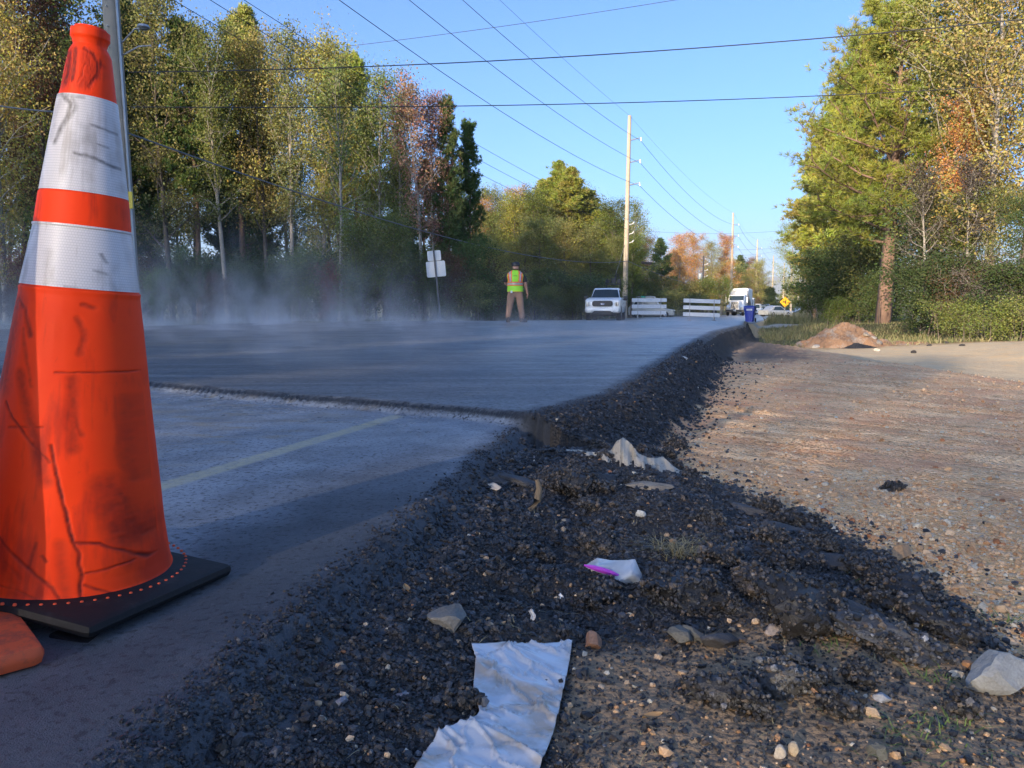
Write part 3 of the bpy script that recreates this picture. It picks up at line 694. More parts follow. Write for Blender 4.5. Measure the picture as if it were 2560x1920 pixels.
def at_x(L, X_):
    for a, b in zip(L, L[1:]):
        if a[0] <= X_ <= b[0]: f = (X_ - a[0]) / (b[0] - a[0]); return a[1] * (1 - f) + b[1] * f
    return L[-1][1]
def fcloth(u, v):
    X_ = 1222 + 279 * u; yb = at_x(CB, X_); yt = at_x(CT, X_) - 5
    dB = on_ground(*q(X_, yb)).y if True else 2.7
    dd = dB + .01 + .11 * v + .018 * math.sin(u * 19) * v + .012 * math.sin(u * 47 + v * 5)
    jit = 2.0 * float(fbm(np.array([u * 24]), np.array([v * 3]), 3, 3)[0]) * (v > .9)
    uu, vv = q(X_, yb + 2 + (yt - yb - 2 + jit) * v)
    p = D(uu, vv, dd); return (p.x, p.y, p.z)
sheet_obj("cloth_scrap", fcloth, 90, 14, M_CLOTH, "dirty pale cloth draped over the top of the rubble mound", "cloth scrap", .006)
# zip bag
g = N("clear_bag"); n1 = g.noise(25, 4)
g.base((.72, .76, .80)); g.rough(.12); g.p.inputs['Alpha'].default_value = .62; g.bump(n1, .4, .006); M_BAG = g.m
M_PURP = simple("purple_strip", (.55, .07, .62), .35, var=.05)
pb = on_ground(*q(1325, 1262)); d0 = pb.y
BT = [(1262, 1222), (1290, 1205), (1318, 1210), (1350, 1210), (1372, 1208), (1386, 1240), (1392, 1258)]
BB = [(1266, 1226), (1290, 1236), (1315, 1243), (1335, 1254), (1355, 1262), (1378, 1266), (1390, 1262)]
bag = empty("plastic_bag", pb, "crumpled clear plastic bag with a purple strip lying on the rubble", "plastic bag")
def fbag(u, v, back=False):
    a = pl(BT, u); b = pl(BB, u); uu, vv = q(a[0] * (1 - v) + b[0] * v, a[1] * (1 - v) + b[1] * v)
    dd = d0 + .05 * (1 - v) + (.012 + .03 * math.sin(v * math.pi)) * (1 if back else -1) * .6 + .01 * math.sin(u * 13 + v * 4)
    p = D(uu, vv, dd) - pb; return (p.x, p.y, p.z)
for nm_, bk in (("film", False), ("film", True)):
    P = np.array([[fbag(i / 30, j_ / 16, bk) for i in range(31)] for j_ in range(17)]).reshape(-1, 3); ii = np.arange(31 * 17).reshape(17, 31)
    link(nm_, fast_mesh(nm_, P, np.stack([ii[:-1, :-1], ii[:-1, 1:], ii[1:, 1:], ii[1:, :-1]], -1).reshape(-1, 4), M_BAG, True), bag)
mb = MB(); mb.tube([D(*q(*a), d0 - .02 + .004 * k) - pb + Vector((0, 0, .0)) for k, a in enumerate(((1262, 1221), (1282, 1226), (1300, 1231), (1322, 1238), (1338, 1243)))], [.002, .006, .007, .006, .002], 6)
mb.build("zip_strip", M_PURP, bag, True)
# dry and green grass
def blades(name, pts, hts, n, mat, label, cat, spread, lean=.8, wid=.0016, kind=None, seed=5, grav=1.0):
    rng = np.random.default_rng(seed); V = []; F = []; C = []
    for (p, h) in zip(pts, hts):
        for _ in range(n):
            a = rng.uniform(0, 6.283); r = abs(rng.normal(0, spread)); b = Vector(p) + Vector((math.cos(a) * r, math.sin(a) * r, 0))
            a2 = a + rng.normal(0, .9); hh = h * rng.uniform(.5, 1.15); ln = lean * rng.uniform(.3, 1.3) * hh; w = wid * rng.uniform(.6, 1.3)
            k = len(V); sx, sy = -math.sin(a2) * w, math.cos(a2) * w; dx, dy = math.cos(a2), math.sin(a2)
            for t in (0, .5, 1):
                zz = hh * (t - .45 * grav * lean * t * t); xx_ = ln * t ** 1.6; ww = 1 - t * .85
                V += [(b.x + dx * xx_ + sx * ww, b.y + dy * xx_ + sy * ww, b.z + zz), (b.x + dx * xx_ - sx * ww, b.y + dy * xx_ - sy * ww, b.z + zz)]
            F += [(k, k + 1, k + 3, k + 2), (k + 2, k + 3, k + 5, k + 4)]
            c = rng.random(); C += [(c, rng.random(), 0, 1)] * 6
    o = link(name, fast_mesh(name, np.array(V), np.array(F), mat, False, cols=dict(Col=np.array(C)))); return setp(o, label, cat, kind=kind)
def grass_mat(name, a, b):
    g = N(name); g.base(g.mix(g.attr("Col", 2), a, b)); g.rough(.7); return g.m
M_DRY = grass_mat("dry_grass", (.25, .20, .10), (.42, .38, .22)); M_GREEN = grass_mat("green_grass", (.10, .17, .03), (.22, .30, .08))
M_MEADOW = grass_mat("meadow_grass", (.07, .10, .03), (.26, .22, .11))
c0 = on_ground(*q(1462, 1205))
blades("grass_clump", [c0 + Vector((dx, dy, .0)) for dx, dy in ((0, 0), (.035, .01), (-.03, .03), (.01, .05), (.05, .04))], [.07] * 5, 60, M_DRY, "clump of dry straw coloured grass in the middle of the rubble", "grass clump", .022, 1.3, .0014)
for k, (u, v, lab) in enumerate(((1795, 1410, "small green grass tuft in front of the rooty asphalt chunk"), (2030, 1475, "green grass tuft left of the large pale rock"), (2075, 1575, "bright green grass tuft at lower right below the pale rock"), (2165, 1345, "green tuft on the gravel near the right edge"), (1895, 1255, "little green sprout beside the tan boulder like stone"), (1990, 1600, "sparse pale green weeds in the bottom right soil"))):
    p = on_ground(*q(u, v)); blades("grass_tuft", [p, p + Vector((.02, .01, 0)), p + Vector((-.02, .015, 0))], [.035] * 3, 9 if k != 5 else 22, M_GREEN, lab, "grass tuft", .014 if k != 5 else .05, 1.5, .0011, seed=50 + k, kind="stuff" if k == 5 else None)
rng, x, y = sample(900, 21, .95, 3.4); zn_ = zones(x, y); k = (zn_['rub'] > .5) & (zn_['e'] > .15) & ~in_poly(x, y); x, y = x[k][:150], y[k][:150]
blades("straw_bits", [Vector((a, b, c + .006)) for a, b, c in zip(x, y, zt(x, y))], [.012] * len(x), 2, M_DRY, "scattered dry straw and root bits lying on the rubble", "straw", .01, 3.2, .0009, kind="stuff", seed=9, grav=.25)
# dead leaves
M_DEADL = simple("dead_leaf", (.36, .22, .10), .7, var=.4, scale=60)
for k, (u, v, rz, lab) in enumerate(((1408, 1567, .2, "dry tan leaf on the soil at the bottom, right of the plastic sheet"), (878, 1288, 2.0, "orange brown leaf on the dark crumbs left of centre"), (1612, 1280, 1.2, "curled yellow brown leaf beside the rooty chunk"), (1716, 1095, .6, "thin dry leaf on the rubble near the gravel"))):
    p = on_ground(*q(u, v)); P = []; L = .032
    for i in range(9):
        t = i / 8; w = .007 * math.sin(math.pi * t) ** .8
        for s_ in (-1, 0, 1): P.append((L * (t - .5), s_ * w, .004 + .004 * abs(s_) + .006 * t * t))
    ii = np.arange(27).reshape(9, 3); F = np.stack([ii[:-1, :-1], ii[:-1, 1:], ii[1:, 1:], ii[1:, :-1]], -1).reshape(-1, 4)
    o = link("dead_leaf", fast_mesh("dead_leaf", np.array(P), F, M_DEADL, True)); o.location = (p.x, p.y, p.z + .008); o.rotation_euler = (0.1, .1, rz); setp(o, lab, "leaf")

# ------------------------------------------------------------------ the traffic cone
CD = 1.335
def hy(y): return CAMH + CD * math.tan(math.atan((960 - y) / FPX) - R_(PITCH))
def ry(y, hw): return hw * (CD * math.cos(R_(PITCH)) - (hy(y) - CAMH) * math.sin(R_(PITCH))) / FPX
def axis_x(y): return np.interp(y, [85, 960, 1400], [226, 191, 174])
PR = [(70, 36), (72, 44), (92, 44.5), (100, 40), (112, 37.5), (121, 43), (133, 49), (180, 55.5), (235, 63), (255, 66), (486, 97), (488, 100), (570, 108), (572, 106), (718, 130), (722, 134.5), (735, 134), (800, 143), (960, 163), (1150, 189), (1300, 209), (1380, 224), (1405, 231), (1418, 239), (1430, 249), (1434, 251)]
prof = [(ry(y, w), hy(y)) for y, w in PR]                 # (radius, height) top to bottom
ys_px = [y for y, w in PR]; hs = [h for r, h in prof]; rs = [r for r, h in prof]
def to_uv(u, v):                                          # 2560 px -> (sin of the angle on the near side, height)
    w = float(np.interp(v, ys_px, [a[1] for a in PR])); return (u - axis_x(v)) / w, hy(v)
def z1(a): return (a[0] * .5786, a[1] * .5786)            # from the first and second enlargements
def z2(a): return (a[0] * .6148, 900 + a[1] * .6148)
strokes = []                                              # (points, width m, strength, softness)
def S(pts, w, s, f=z2): strokes.append(([to_uv(*f(p)) for p in pts], w, s))
S([(20, 430), (70, 490), (150, 580)], .0045, .95); S([(150, 580), (250, 670), (340, 735), (410, 790), (485, 885)], .0032, .75)
S([(370, 290), (400, 400), (430, 530), (458, 640)], .0035, 1); S([(458, 640), (480, 680), (492, 780), (505, 850), (530, 880), (580, 890)], .0030, .95)
S([(460, 640), (530, 650), (590, 690), (635, 740)], .0032, .9); S([(170, 150), (210, 200), (250, 235), (330, 310), (372, 350)], .0030, .75)
S([(420, 60), (430, 160), (460, 250)], .006, .5); S([(345, 640), (330, 720)], .003, .6); S([(365, 680), (385, 700)], .003, .6)
S([(500, 750), (560, 745), (610, 735)], .0025, .7); S([(505, 790), (570, 830), (600, 850)], .0025, .7); S([(355, 955), (400, 948)], .004, .8)
S([(150, 780), (300, 800), (440, 850)], .002, .45); S([(30, 330), (60, 420), (110, 520)], .008, .5); S([(170, 620), (220, 690), (300, 760)], .006, .35)
S([(0, 740), (60, 755)], .002, .5); S([(40, 620), (80, 600)], .004, .4); S([(200, 240), (340, 225)], .0025, .5); S([(570, 480), (590, 570), (620, 650)], .008, .6)
S([(150, 1330), (190, 1300), (240, 1340), (280, 1440)], .006, .7, z1); S([(130, 1400), (110, 1550), (80, 1659)], .008, .6, z1); S([(470, 1300), (500, 1310)], .005, .6, z1)
S([(390, 1578), (600, 1570)], .0022, .65, z1); S([(455, 1360), (480, 1420), (465, 1500)], .006, .45, z1); S([(240, 1420), (300, 1640)], .005, .4, z1)
S([(335, 250), (345, 320), (330, 375)], .011, .95, z1); S([(370, 230), (372, 300), (365, 360)], .007, .9, z1); S([(322, 240), (330, 300)], .006, .9, z1)
S([(410, 225), (440, 240), (460, 280), (455, 340), (430, 385)], .005, .8, z1); S([(420, 290), (395, 370)], .004, .5, z1); S([(300, 330), (285, 395)], .006, .6, z1)
S([(180, 1330), (150, 1480), (140, 1650)], .028, .55, z1); S([(70, 0), (55, 200), (40, 350)], .028, .55); S([(535, 440), (565, 560), (590, 640)], .024, .6); S([(230, 40), (300, 230), (365, 420)], .012, .5)
S([(95, 350), (60, 600), (50, 760)], .020, .40); S([(425, 40), (440, 300)], .010, .5); S([(420, 640), (470, 860)], .010, .35); S([(200, 640), (300, 830)], .014, .3); S([(120, 900), (60, 780)], .016, .3)
S([(310, 240), (335, 300), (320, 380)], .018, .7, z1); S([(420, 250), (440, 320), (415, 380)], .014, .5, z1); S([(560, 120), (575, 320), (590, 430)], .010, .35)
coll = []
def SC(pts, w, s, f=z1): coll.append(([to_uv(*f(p)) for p in pts], w, s))
SC([(330, 430), (375, 470), (370, 520), (340, 580), (315, 640)], .006, .8); SC([(375, 440), (395, 480), (350, 570)], .005, .65); SC([(250, 430), (420, 440)], .004, .5)
SC([(405, 678), (470, 690), (515, 710)], .0035, .85); SC([(450, 548), (500, 562)], .003, .7); SC([(470, 625), (495, 632)], .002, .6); SC([(215, 850), (520, 870)], .002, .4)
SC([(225, 965), (330, 972)], .004, .7); SC([(235, 1000), (190, 1110), (165, 1200)], .005, .45); SC([(500, 1090), (515, 1120)], .003, .6); SC([(490, 1160), (520, 1170)], .003, .5); SC([(400, 1235), (480, 1240)], .003, .4); SC([(235, 715), (242, 720)], .002, .6)
SC([(320, 470), (300, 540), (290, 620)], .010, .3); SC([(430, 560), (440, 620)], .008, .25); SC([(330, 1100), (340, 1220)], .010, .22)
def seg_field(U, H, RR, L):
    f = np.zeros(U.shape)
    jx = .006 * fbm(U * 9, H * 60, 3, 3); jh = .004 * fbm(U * 8 + 5, H * 50, 4, 3)
    for pts, w, s in L:
        d = np.full(U.shape, 9.0)
        for (a, b), (c, e2) in zip(pts, pts[1:]):
            ax, ay = (a - U) * RR + jx * .4, b - H + jh * .4; bx, by = (c - a) * RR, e2 - b
            t = np.clip(-(ax * bx + ay * by) / (bx * bx + by * by + 1e-12), 0, 1); d = np.minimum(d, np.hypot(ax + t * bx, ay + t * by))
        f = np.maximum(f, s * np.clip(1.2 - d / w, 0, 1) * (.85 + .3 * fbm(U * 20, H * 160, 6, 2)))
    return np.clip(f, 0, 1)
def cone_surface(name, h0, h1, dr, nh, na, mat, parent, L, wave=True, body=False):
    H = np.linspace(h0, h1, nh); A = np.linspace(0, 2 * math.pi, na, endpoint=False)
    HH, AA = np.meshgrid(H, A, indexing='ij'); o_ = np.argsort(hs); RR = np.interp(HH, np.array(hs)[o_], np.array(rs)[o_]) + dr
    U = np.sin(AA); near = np.cos(AA) > 0
    f = seg_field(U, HH, RR, L) * near
    gr = np.clip(.5 + .8 * fbm(U * 3.5 + 3, HH * 9, 8, 5) + .25 * fbm(U * 25, HH * 14, 9, 3), 0, 1)
    if body: RR = RR - .0022 * f + .0018 * fbm(U * 2.4, HH * 7, 12, 3) * (HH < .55)
    Xc = RR * U; Yc = -RR * np.cos(AA)
    V_ = np.stack([Xc, Yc, HH], -1).reshape(-1, 3); ii = np.arange(nh * na).reshape(nh, na); i2 = np.roll(ii, -1, 1)
    F_ = np.stack([ii[:-1], i2[:-1], i2[1:], ii[1:]], -1).reshape(-1, 4)
    C_ = np.stack([f, gr, AA / 6.283, np.ones_like(f)], -1).reshape(-1, 4)
    return link(name, fast_mesh(name, V_, F_, mat, True, cols=dict(Col=C_)), parent)
g = N("cone_orange"); c = g.sep(g.attr("Col", 0)); nz = g.noise(34, 5, .65); n2 = g.noise(9, 6, .7, co=g.mapping((1, 1, .35)))
bc = g.mix(nz, (1.0, .065, .006), (.95, .045, .005))
bc = g.mix(g.ramp(g.math('MULTIPLY', c[1], n2), [(.28, 0), (.50, .60)]), bc, (.42, .024, .012))
bc = g.mix(g.ramp(g.noise(60, 4, .7, co=g.mapping((1, 1, .5))), [(.64, 0), (.78, .35)]), bc, (.40, .03, .02))
bc = g.mix(g.math('MULTIPLY', c[0], .93), bc, (.025, .010, .012)); g.base(bc)
g.rough(g.math('MULTIPLY_ADD', n2, .25, .45)); g.spec(.2); g.bump(nz, .12, .003)
g.p.inputs['Subsurface Weight'].default_value = .0
M_CONE = g.m
g = N("reflective_collar"); c = g.sep(g.attr("Col", 0)); nz = g.noise(14, 5, .65)
uvw = g.n.new("ShaderNodeCombineXYZ"); sx_ = g.n.new("ShaderNodeSeparateXYZ"); g.l.new(g.obj(), sx_.inputs[0])
g.l.new(g.math('MULTIPLY', c[2], 190.0), uvw.inputs[0]); g.l.new(g.math('MULTIPLY', sx_.outputs[2], 230.0), uvw.inputs[1])
br = g.n.new("ShaderNodeTexBrick"); br.inputs['Scale'].default_value = 1.0; g.l.new(uvw.outputs[0], br.inputs['Vector']); br.inputs['Mortar Size'].default_value = .09
br.inputs['Color1'].default_value = (.74, .70, .69, 1); br.inputs['Color2'].default_value = (.72, .69, .70, 1); br.inputs['Mortar'].default_value = (.36, .34, .35, 1); br.inputs['Brick Width'].default_value = 1.6; br.inputs['Row Height'].default_value = 1.0
bc = g.mix(.5, br.outputs[0], (.68, .65, .66))
bc = g.mix(g.ramp(g.math('MULTIPLY', c[1], nz), [(.20, 0), (.42, .65)]), bc, (.34, .30, .28))
bc = g.mix(g.math('MULTIPLY', c[0], .95), bc, (.05, .038, .032)); g.base(bc); g.rough(g.math('MULTIPLY_ADD', nz, .3, .22)); g.p.inputs['Metallic'].default_value = .0
g.bump(br.outputs[1], .25, .0015); M_COLLAR = g.m
g = N("cone_rubber_base"); nz = g.noise(18, 6, .7)
g.base(g.mix(g.ramp(nz, [(.55, 0), (.75, .5)]), (.010, .010, .012), (.06, .055, .06))); g.rough(g.math('MULTIPLY_ADD', nz, .3, .5)); g.spec(.3); g.bump(g.noise(160, 3), .2, .002); M_CBASE = g.m
ccx = D(171, 1400, CD).x
def make_cone(loc, name, label, base_mat, rz, lean, half=(.205, .160), bh=.056):
    o = empty(name, loc, label, "traffic cone", rotz=0); o.rotation_euler = (0, lean, 0)
    cone_surface("cone_body", hy(1434) if False else .035, hy(66), 0, 620, 420, M_CONE, o, strokes, body=True)
    cone_surface("reflective_collar", hy(484), hy(246), .0016, 150, 420, M_COLLAR, o, coll)
    cone_surface("reflective_collar", hy(716), hy(565), .0016, 110, 420, M_COLLAR, o, coll)
    b = MB(); b.box((.02, 0, bh / 2 + .012), (half[0] * 2, half[1] * 2, bh - .024), 0, 0, .012)
    for sx in (-1, 1):
        for sy in (-1, 1): b.box((.02 + sx * (half[0] - .05), sy * (half[1] - .05), .007), (.08, .08, .0138), 0, 0, .004)
    bo = b.build("cone_base", base_mat, o, True); bo.rotation_euler = (0, 0, rz); bo.location = (.0, -.012, 0)
    r_ = MB()
    for k in range(64):
        a = 2 * math.pi * k / 64; r_.lathe([(.0001, .0496), (.0022, .0494), (.0029, .048), (.0029, .046)], 8, 0, c=(.190 * math.cos(a), .186 * math.sin(a), 0))
    r_.build("rivets", simple("rivet_orange", (.75, .10, .03), .5), o, True)
    return o
# radius list is (radius,height) measured from the lane: shift so that height 0 is the lane
cone = make_cone((ccx, CD, .0), "traffic_cone", "large dirty orange traffic cone with two white collars and a black base", M_CBASE, R_(-18), R_(0), half=(.205, .165), bh=.048)
# sloping axis as photographed: the cone leans to the right
cone.rotation_euler = (0, R_(5.2), 0)
b = MB(); b.box((0, 0, .017), (.40, .40, .034), 0, 0, .014)
g = N("orange_rubber"); nz = g.noise(22, 5, .7); g.base(g.mix(g.ramp(nz, [(.45, 0), (.68, 1)]), (.62, .10, .03), (.10, .05, .04))); g.rough(.6); g.bump(nz, .3, .004); M_OB = g.m
CB_ = G(112, 1600, .034)
c2 = empty("traffic_cone", (CB_.x - .275, CB_.y, 0), "second traffic cone, only a corner of its scuffed orange base showing at the left edge", "traffic cone")
bo = b.build("cone_base", M_OB, c2, True); bo.rotation_euler = (0, 0, R_(43))
l_ = MB(); l_.lathe([(.12, .034), (.11, .05), (.09, .25), (.035, .70), (.03, .71), (.0, .71)], 32); l_.build("cone_body", M_CONE, c2, True)

# ------------------------------------------------------------------ trees
def tubes_np(paths, sides=5):
    V = []; F = []; n0 = 0
    for P, Rd in paths:
        P = np.asarray(P, float); m = len(P); T = np.gradient(P, axis=0); T /= np.linalg.norm(T, axis=1)[:, None] + 1e-9
        ref = np.where(np.abs(T[:, 2:3]) > .9, np.array([[1., 0, 0]]), np.array([[0, 0, 1.]]))
        A = np.cross(T, ref); A /= np.linalg.norm(A, axis=1)[:, None] + 1e-9; B = np.cross(T, A)
        an = np.arange(sides) * 2 * math.pi / sides
        ring = P[:, None] + (A[:, None] * np.cos(an)[None, :, None] + B[:, None] * np.sin(an)[None, :, None]) * np.asarray(Rd)[:, None, None]
        V.append(ring.reshape(-1, 3)); ii = np.arange(m * sides).reshape(m, sides) + n0; jj = np.roll(ii, -1, 1)
        F.append(np.stack([ii[:-1], jj[:-1], jj[1:], ii[1:]], -1).reshape(-1, 4)); n0 += m * sides
    return np.concatenate(V), np.concatenate(F)
def curve(p, d, L, n, rng, up=0.0, wob=.12):
    P = [np.array(p, float)]; d = np.array(d, float) / np.linalg.norm(d)
    for i in range(n):
        d = d + rng.normal(0, wob, 3) + np.array([0, 0, up]); d /= np.linalg.norm(d); P.append(P[-1] + d * L / n)
    return np.array(P)
def leaf_quads(Cn, size, rng, hue, asp=.62):
    n = len(Cn); a = rng.normal(size=(n, 3)); a /= np.linalg.norm(a, axis=1)[:, None]; b = rng.normal(size=(n, 3)); b -= (b * a).sum(1)[:, None] * a; b /= np.linalg.norm(b, axis=1)[:, None]
    s = size * rng.uniform(.6, 1.35, (n, 1)); V = np.stack([Cn + a * s, Cn + b * s * asp, Cn - a * s, Cn - b * s * asp], 1).reshape(-1, 3)
    F = np.arange(n * 4).reshape(n, 4); col = np.stack([rng.random(n), hue, rng.random(n), np.ones(n)], -1)
    return V, F, np.repeat(col, 4, 0)
def needle_tufts(Cn, Dr, L, wd, per, rng, hue):
    n = len(Cn); d = Dr[:, None, :] * .9 + rng.normal(0, .62, (n, per, 3)); d /= np.linalg.norm(d, axis=2)[:, :, None]
    s = rng.normal(size=(n, per, 3)); s -= (s * d).sum(2)[:, :, None] * d; s /= np.linalg.norm(s, axis=2)[:, :, None]
    c = Cn[:, None, :]; Lr = L * rng.uniform(.7, 1.2, (n, per, 1)); V = np.stack([c - s * wd * .5 + d * .02, c + s * wd * .5 + d * .02, c + d * Lr + s * wd * .3, c + d * Lr - s * wd * .3], 2).reshape(-1, 3)
    F = np.arange(n * per * 4).reshape(-1, 4); col = np.stack([np.repeat(rng.random(n), per) * .6 + .4 * rng.random(n * per), np.repeat(hue, per), rng.random(n * per), np.ones(n * per)], -1)
    return V, F, np.repeat(col, 4, 0)
PROTO = {}
def proto_broad(key, seed, H, cb, R, nleaf, ls, bark, nb=30, lean=.02, clump=.34, multi=1, sparse=0.0, low=0.0):
    rng = np.random.default_rng(seed); paths = []; Cn = []; W = []
    for t_ in range(multi):
        tr = curve((rng.normal(0, .25) * (multi > 1), rng.normal(0, .25) * (multi > 1), 0), (rng.normal(0, .05 + .1 * (multi > 1)), rng.normal(0, .05 + .1 * (multi > 1)), 1), H * .96, 12, rng, .02, lean); r0 = H * .0095 / multi ** .5 + .02
        rad = r0 * (1 - np.linspace(0, 1, 13) * .88); paths.append((tr, rad))
        for i in range(nb // multi):
            t = cb + (1 - cb) * ((i + rng.random()) / (nb // multi)) ** .85; k = t * 12; k0 = min(int(k), 11); p = tr[k0] * (1 - (k - k0)) + tr[k0 + 1] * (k - k0)
            a = i * 2.4 + rng.normal(0, .4); el = rng.uniform(.25, 1.0) + .4 * t
            pr = (math.sin(math.pi * min(1, (1 - t) / (1 - cb) * .72 + .18))) ** .7
            L = R * pr * rng.uniform(.65, 1.25); d = (math.cos(a) * math.cos(el), math.sin(a) * math.cos(el), math.sin(el))
            br = curve(p, d, L, 6, rng, .05, .16); rb = max(.012, r0 * (1 - t * .8) * .42); paths.append((br, np.linspace(rb, rb * .25, 7)))
            for j_ in range(4):
                q_ = 2 + j_ % 4 + rng.random() * .8; q_ = min(q_, 5.9); p2 = br[int(q_)]; d2 = (br[int(q_) + 1] - br[int(q_)]) ; d2 = d2 / np.linalg.norm(d2) + rng.normal(0, .6, 3)
                sb = curve(p2, d2, L * rng.uniform(.25, .5), 4, rng, .05, .2); paths.append((sb, np.linspace(rb * .4, .006, 5)))
                for p3 in sb[1:]: Cn.append(p3); W.append(1.0)
            for p3 in br[3:]: Cn.append(p3); W.append(.9)
    Cn = np.array(Cn); keep = rng.random(len(Cn)) > sparse; Cn = Cn[keep]
    hue_c = rng.random(len(Cn)); cho = rng.integers(0, len(Cn), nleaf)
    sg = clump * (.6 + .8 * rng.random(len(Cn)))
    P = Cn[cho] + rng.normal(size=(nleaf, 3)) * sg[cho][:, None] * np.array([1, 1, .8]); P[:, 2] = np.maximum(P[:, 2], .15 + low)
    V, F, C = leaf_quads(P, ls, rng, np.clip(hue_c[cho] * .7 + .3 * rng.random(nleaf), 0, 1))
    tv, tf = tubes_np(paths); PROTO[key] = (H, fast_mesh(key + "_trunk", tv, tf, bark, True), fast_mesh(key + "_crown", V, F, M_LEAF, False, cols=dict(var=C)))
def proto_pine(key, seed, H, cb, R, nt_, per, nl, bark=M_PINEBARK, conic=.6, nb=44, wd=.035, droop=0.0, r0=None):
    rng = np.random.default_rng(seed); paths = []; Cn = []; Dn = []
    tr = curve((0, 0, 0), (rng.normal(0, .02), rng.normal(0, .02), 1), H * .985, 14, rng, .02, .018); r0 = r0 or H * .0125; paths.append((tr, r0 * (1 - np.linspace(0, 1, 15) ** 1.2 * .93)))
    for i in range(nb):
        t = cb + (1 - cb) * (i + rng.random()) / nb; k = t * 14; k0 = min(int(k), 13); p = tr[k0] * (1 - (k - k0)) + tr[k0 + 1] * (k - k0)
        s = (1 - t) / (1 - cb); pr = (s ** conic) * (1 - .45 * s ** 4) ; L = max(.5, R * pr * rng.uniform(.65, 1.2)); a = i * 2.4 + rng.normal(0, .35); el = rng.uniform(-.10, .30) + .65 * t ** 3 - droop
        d = (math.cos(a) * math.cos(el), math.sin(a) * math.cos(el), math.sin(el)); br = curve(p, d, L, 7, rng, .055, .10); rb = max(.018, r0 * .30 * (1 - t * .7)); paths.append((br, np.linspace(rb, rb * .22, 8)))
        for j_ in range(9):
            q_ = 1.6 + 5.3 * (j_ + rng.random()) / 9; k1 = min(int(q_), 6); p2 = br[k1] * (1 - (q_ - k1)) + br[k1 + 1] * (q_ - k1); dd = br[k1 + 1] - br[k1]; dd /= np.linalg.norm(dd)
            side = np.cross(dd, [0, 0, 1]) * (1 if j_ % 2 else -1); d2 = dd * .6 + side * .8 + rng.normal(0, .25, 3) + [0, 0, .15]
            sb = curve(p2, d2, L * rng.uniform(.16, .34), 3, rng, .10, .15); paths.append((sb, np.linspace(rb * .35, .008, 4)))
            for q2 in range(1, 4): Cn.append(sb[q2]); Dn.append(sb[q2] - sb[q2 - 1] + np.array([0, 0, .06]))
        Cn.append(br[-1]); Dn.append(br[-1] - br[-2])
    Cn = np.array(Cn); Dn = np.array(Dn); Dn /= np.linalg.norm(Dn, axis=1)[:, None]; cho = rng.integers(0, len(Cn), nt_)
    P = Cn[cho] + rng.normal(0, .16, (nt_, 3)); hue = np.clip(rng.random(len(Cn))[cho] * .7 + .3 * rng.random(nt_), 0, 1)
    V, F, C = needle_tufts(P, Dn[cho], nl, wd, per, rng, hue); tv, tf = tubes_np(paths)
    PROTO[key] = (H, fast_mesh(key + "_trunk", tv, tf, bark, True), fast_mesh(key + "_crown", V, F, M_NEEDLE, False, cols=dict(var=C)))
proto_broad("oak_a", 1, 14, .22, 3.6, 17000, .062, M_BARK, 34)
proto_broad("oak_b", 2, 14, .30, 3.2, 16000, .060, M_BARK, 30, lean=.035, sparse=.15)
proto_broad("gum_a", 3, 15, .34, 2.5, 12000, .058, M_PALE, 36, clump=.30, sparse=.2)
proto_broad("gum_b", 4, 15, .12, 3.0, 16000, .060, M_PALE, 40, clump=.36)
proto_broad("thin_a", 5, 13, .38, 2.2, 4200, .070, M_PALE, 26, clump=.28, sparse=.35, lean=.03)
proto_broad("understory", 6, 5.5, .08, 2.3, 11000, .060, M_BARK, 26, clump=.36, multi=3)
proto_broad("bush_a", 7, 3.0, .03, 1.9, 13000, .050, M_BARK, 26, clump=.30, multi=4)
proto_broad("bush_b", 8, 3.6, .03, 2.2, 6500, .045, M_PALE, 40, clump=.30, multi=6, sparse=.2)
proto_broad("weed_a", 9, 1.5, .03, 1.0, 4200, .035, M_BARK, 16, clump=.2, multi=4)
proto_pine("pine_a", 11, 16, .42, 3.4, 2800, 14, .26, wd=.04)
proto_pine("pine_b", 12, 16, .20, 3.3, 4200, 14, .26, conic=.6, nb=60, wd=.04)
proto_pine("pine_c", 13, 15, .30, 2.2, 2600, 14, .24, conic=.7, nb=46, wd=.04)
proto_pine("big_pine", 14, 16, .26, 5.8, 7500, 14, .26, conic=.42, nb=62, wd=.022, r0=.36)
proto_pine("cedar", 15, 6, .05, 2.6, 3200, 14, .20, conic=.7, nb=50, wd=.022)
print("protos done")
def shade(c, k, rng): return tuple(max(0, v * k * (1 + rng.uniform(-.08, .08))) for v in c) + (1,)
GREEN = (.15, .19, .045); DKGR = (.10, .14, .05); OLIVE = (.21, .235, .07); YEL = (.33, .285, .08); ORG = (.50, .26, .08); RUST = (.24, .095, .045); PGR = (.10, .15, .045); PLIT = (.28, .30, .055); PINK = (.33, .19, .12); BRN = (.15, .085, .045); GREY = (.13, .11, .09)
trng = np.random.default_rng(5)
def tree(key, x, y, H, col, label, cat="tree", group=None, name=None, wide=1.0, rz=None, tilt=0.0, trunk_name="trunk"):
    h, tm, cm = PROTO[key]; s = H / h
    nm_ = name or ("pine_tree" if "pine" in key or key == "cedar" else ("shrub" if ("bush" in key or "weed" in key or key == "understory") else "broadleaf_tree"))
    zb = gz1(x, y) - .05 if y > -2 else -.2
    o = empty(nm_, (x, y, zb), label, cat, group, rz if rz is not None else trng.uniform(0, 6.28)); w = s * wide
    o.scale = (w, w, s); o.rotation_euler[0] = tilt
    a = link("stems" if nm_ == "shrub" else trunk_name, tm, o); b = link("crown", cm, o); b.color = shade(col, trng.uniform(.85, 1.2), trng); a.color = (1, 1, 1, 1); return o
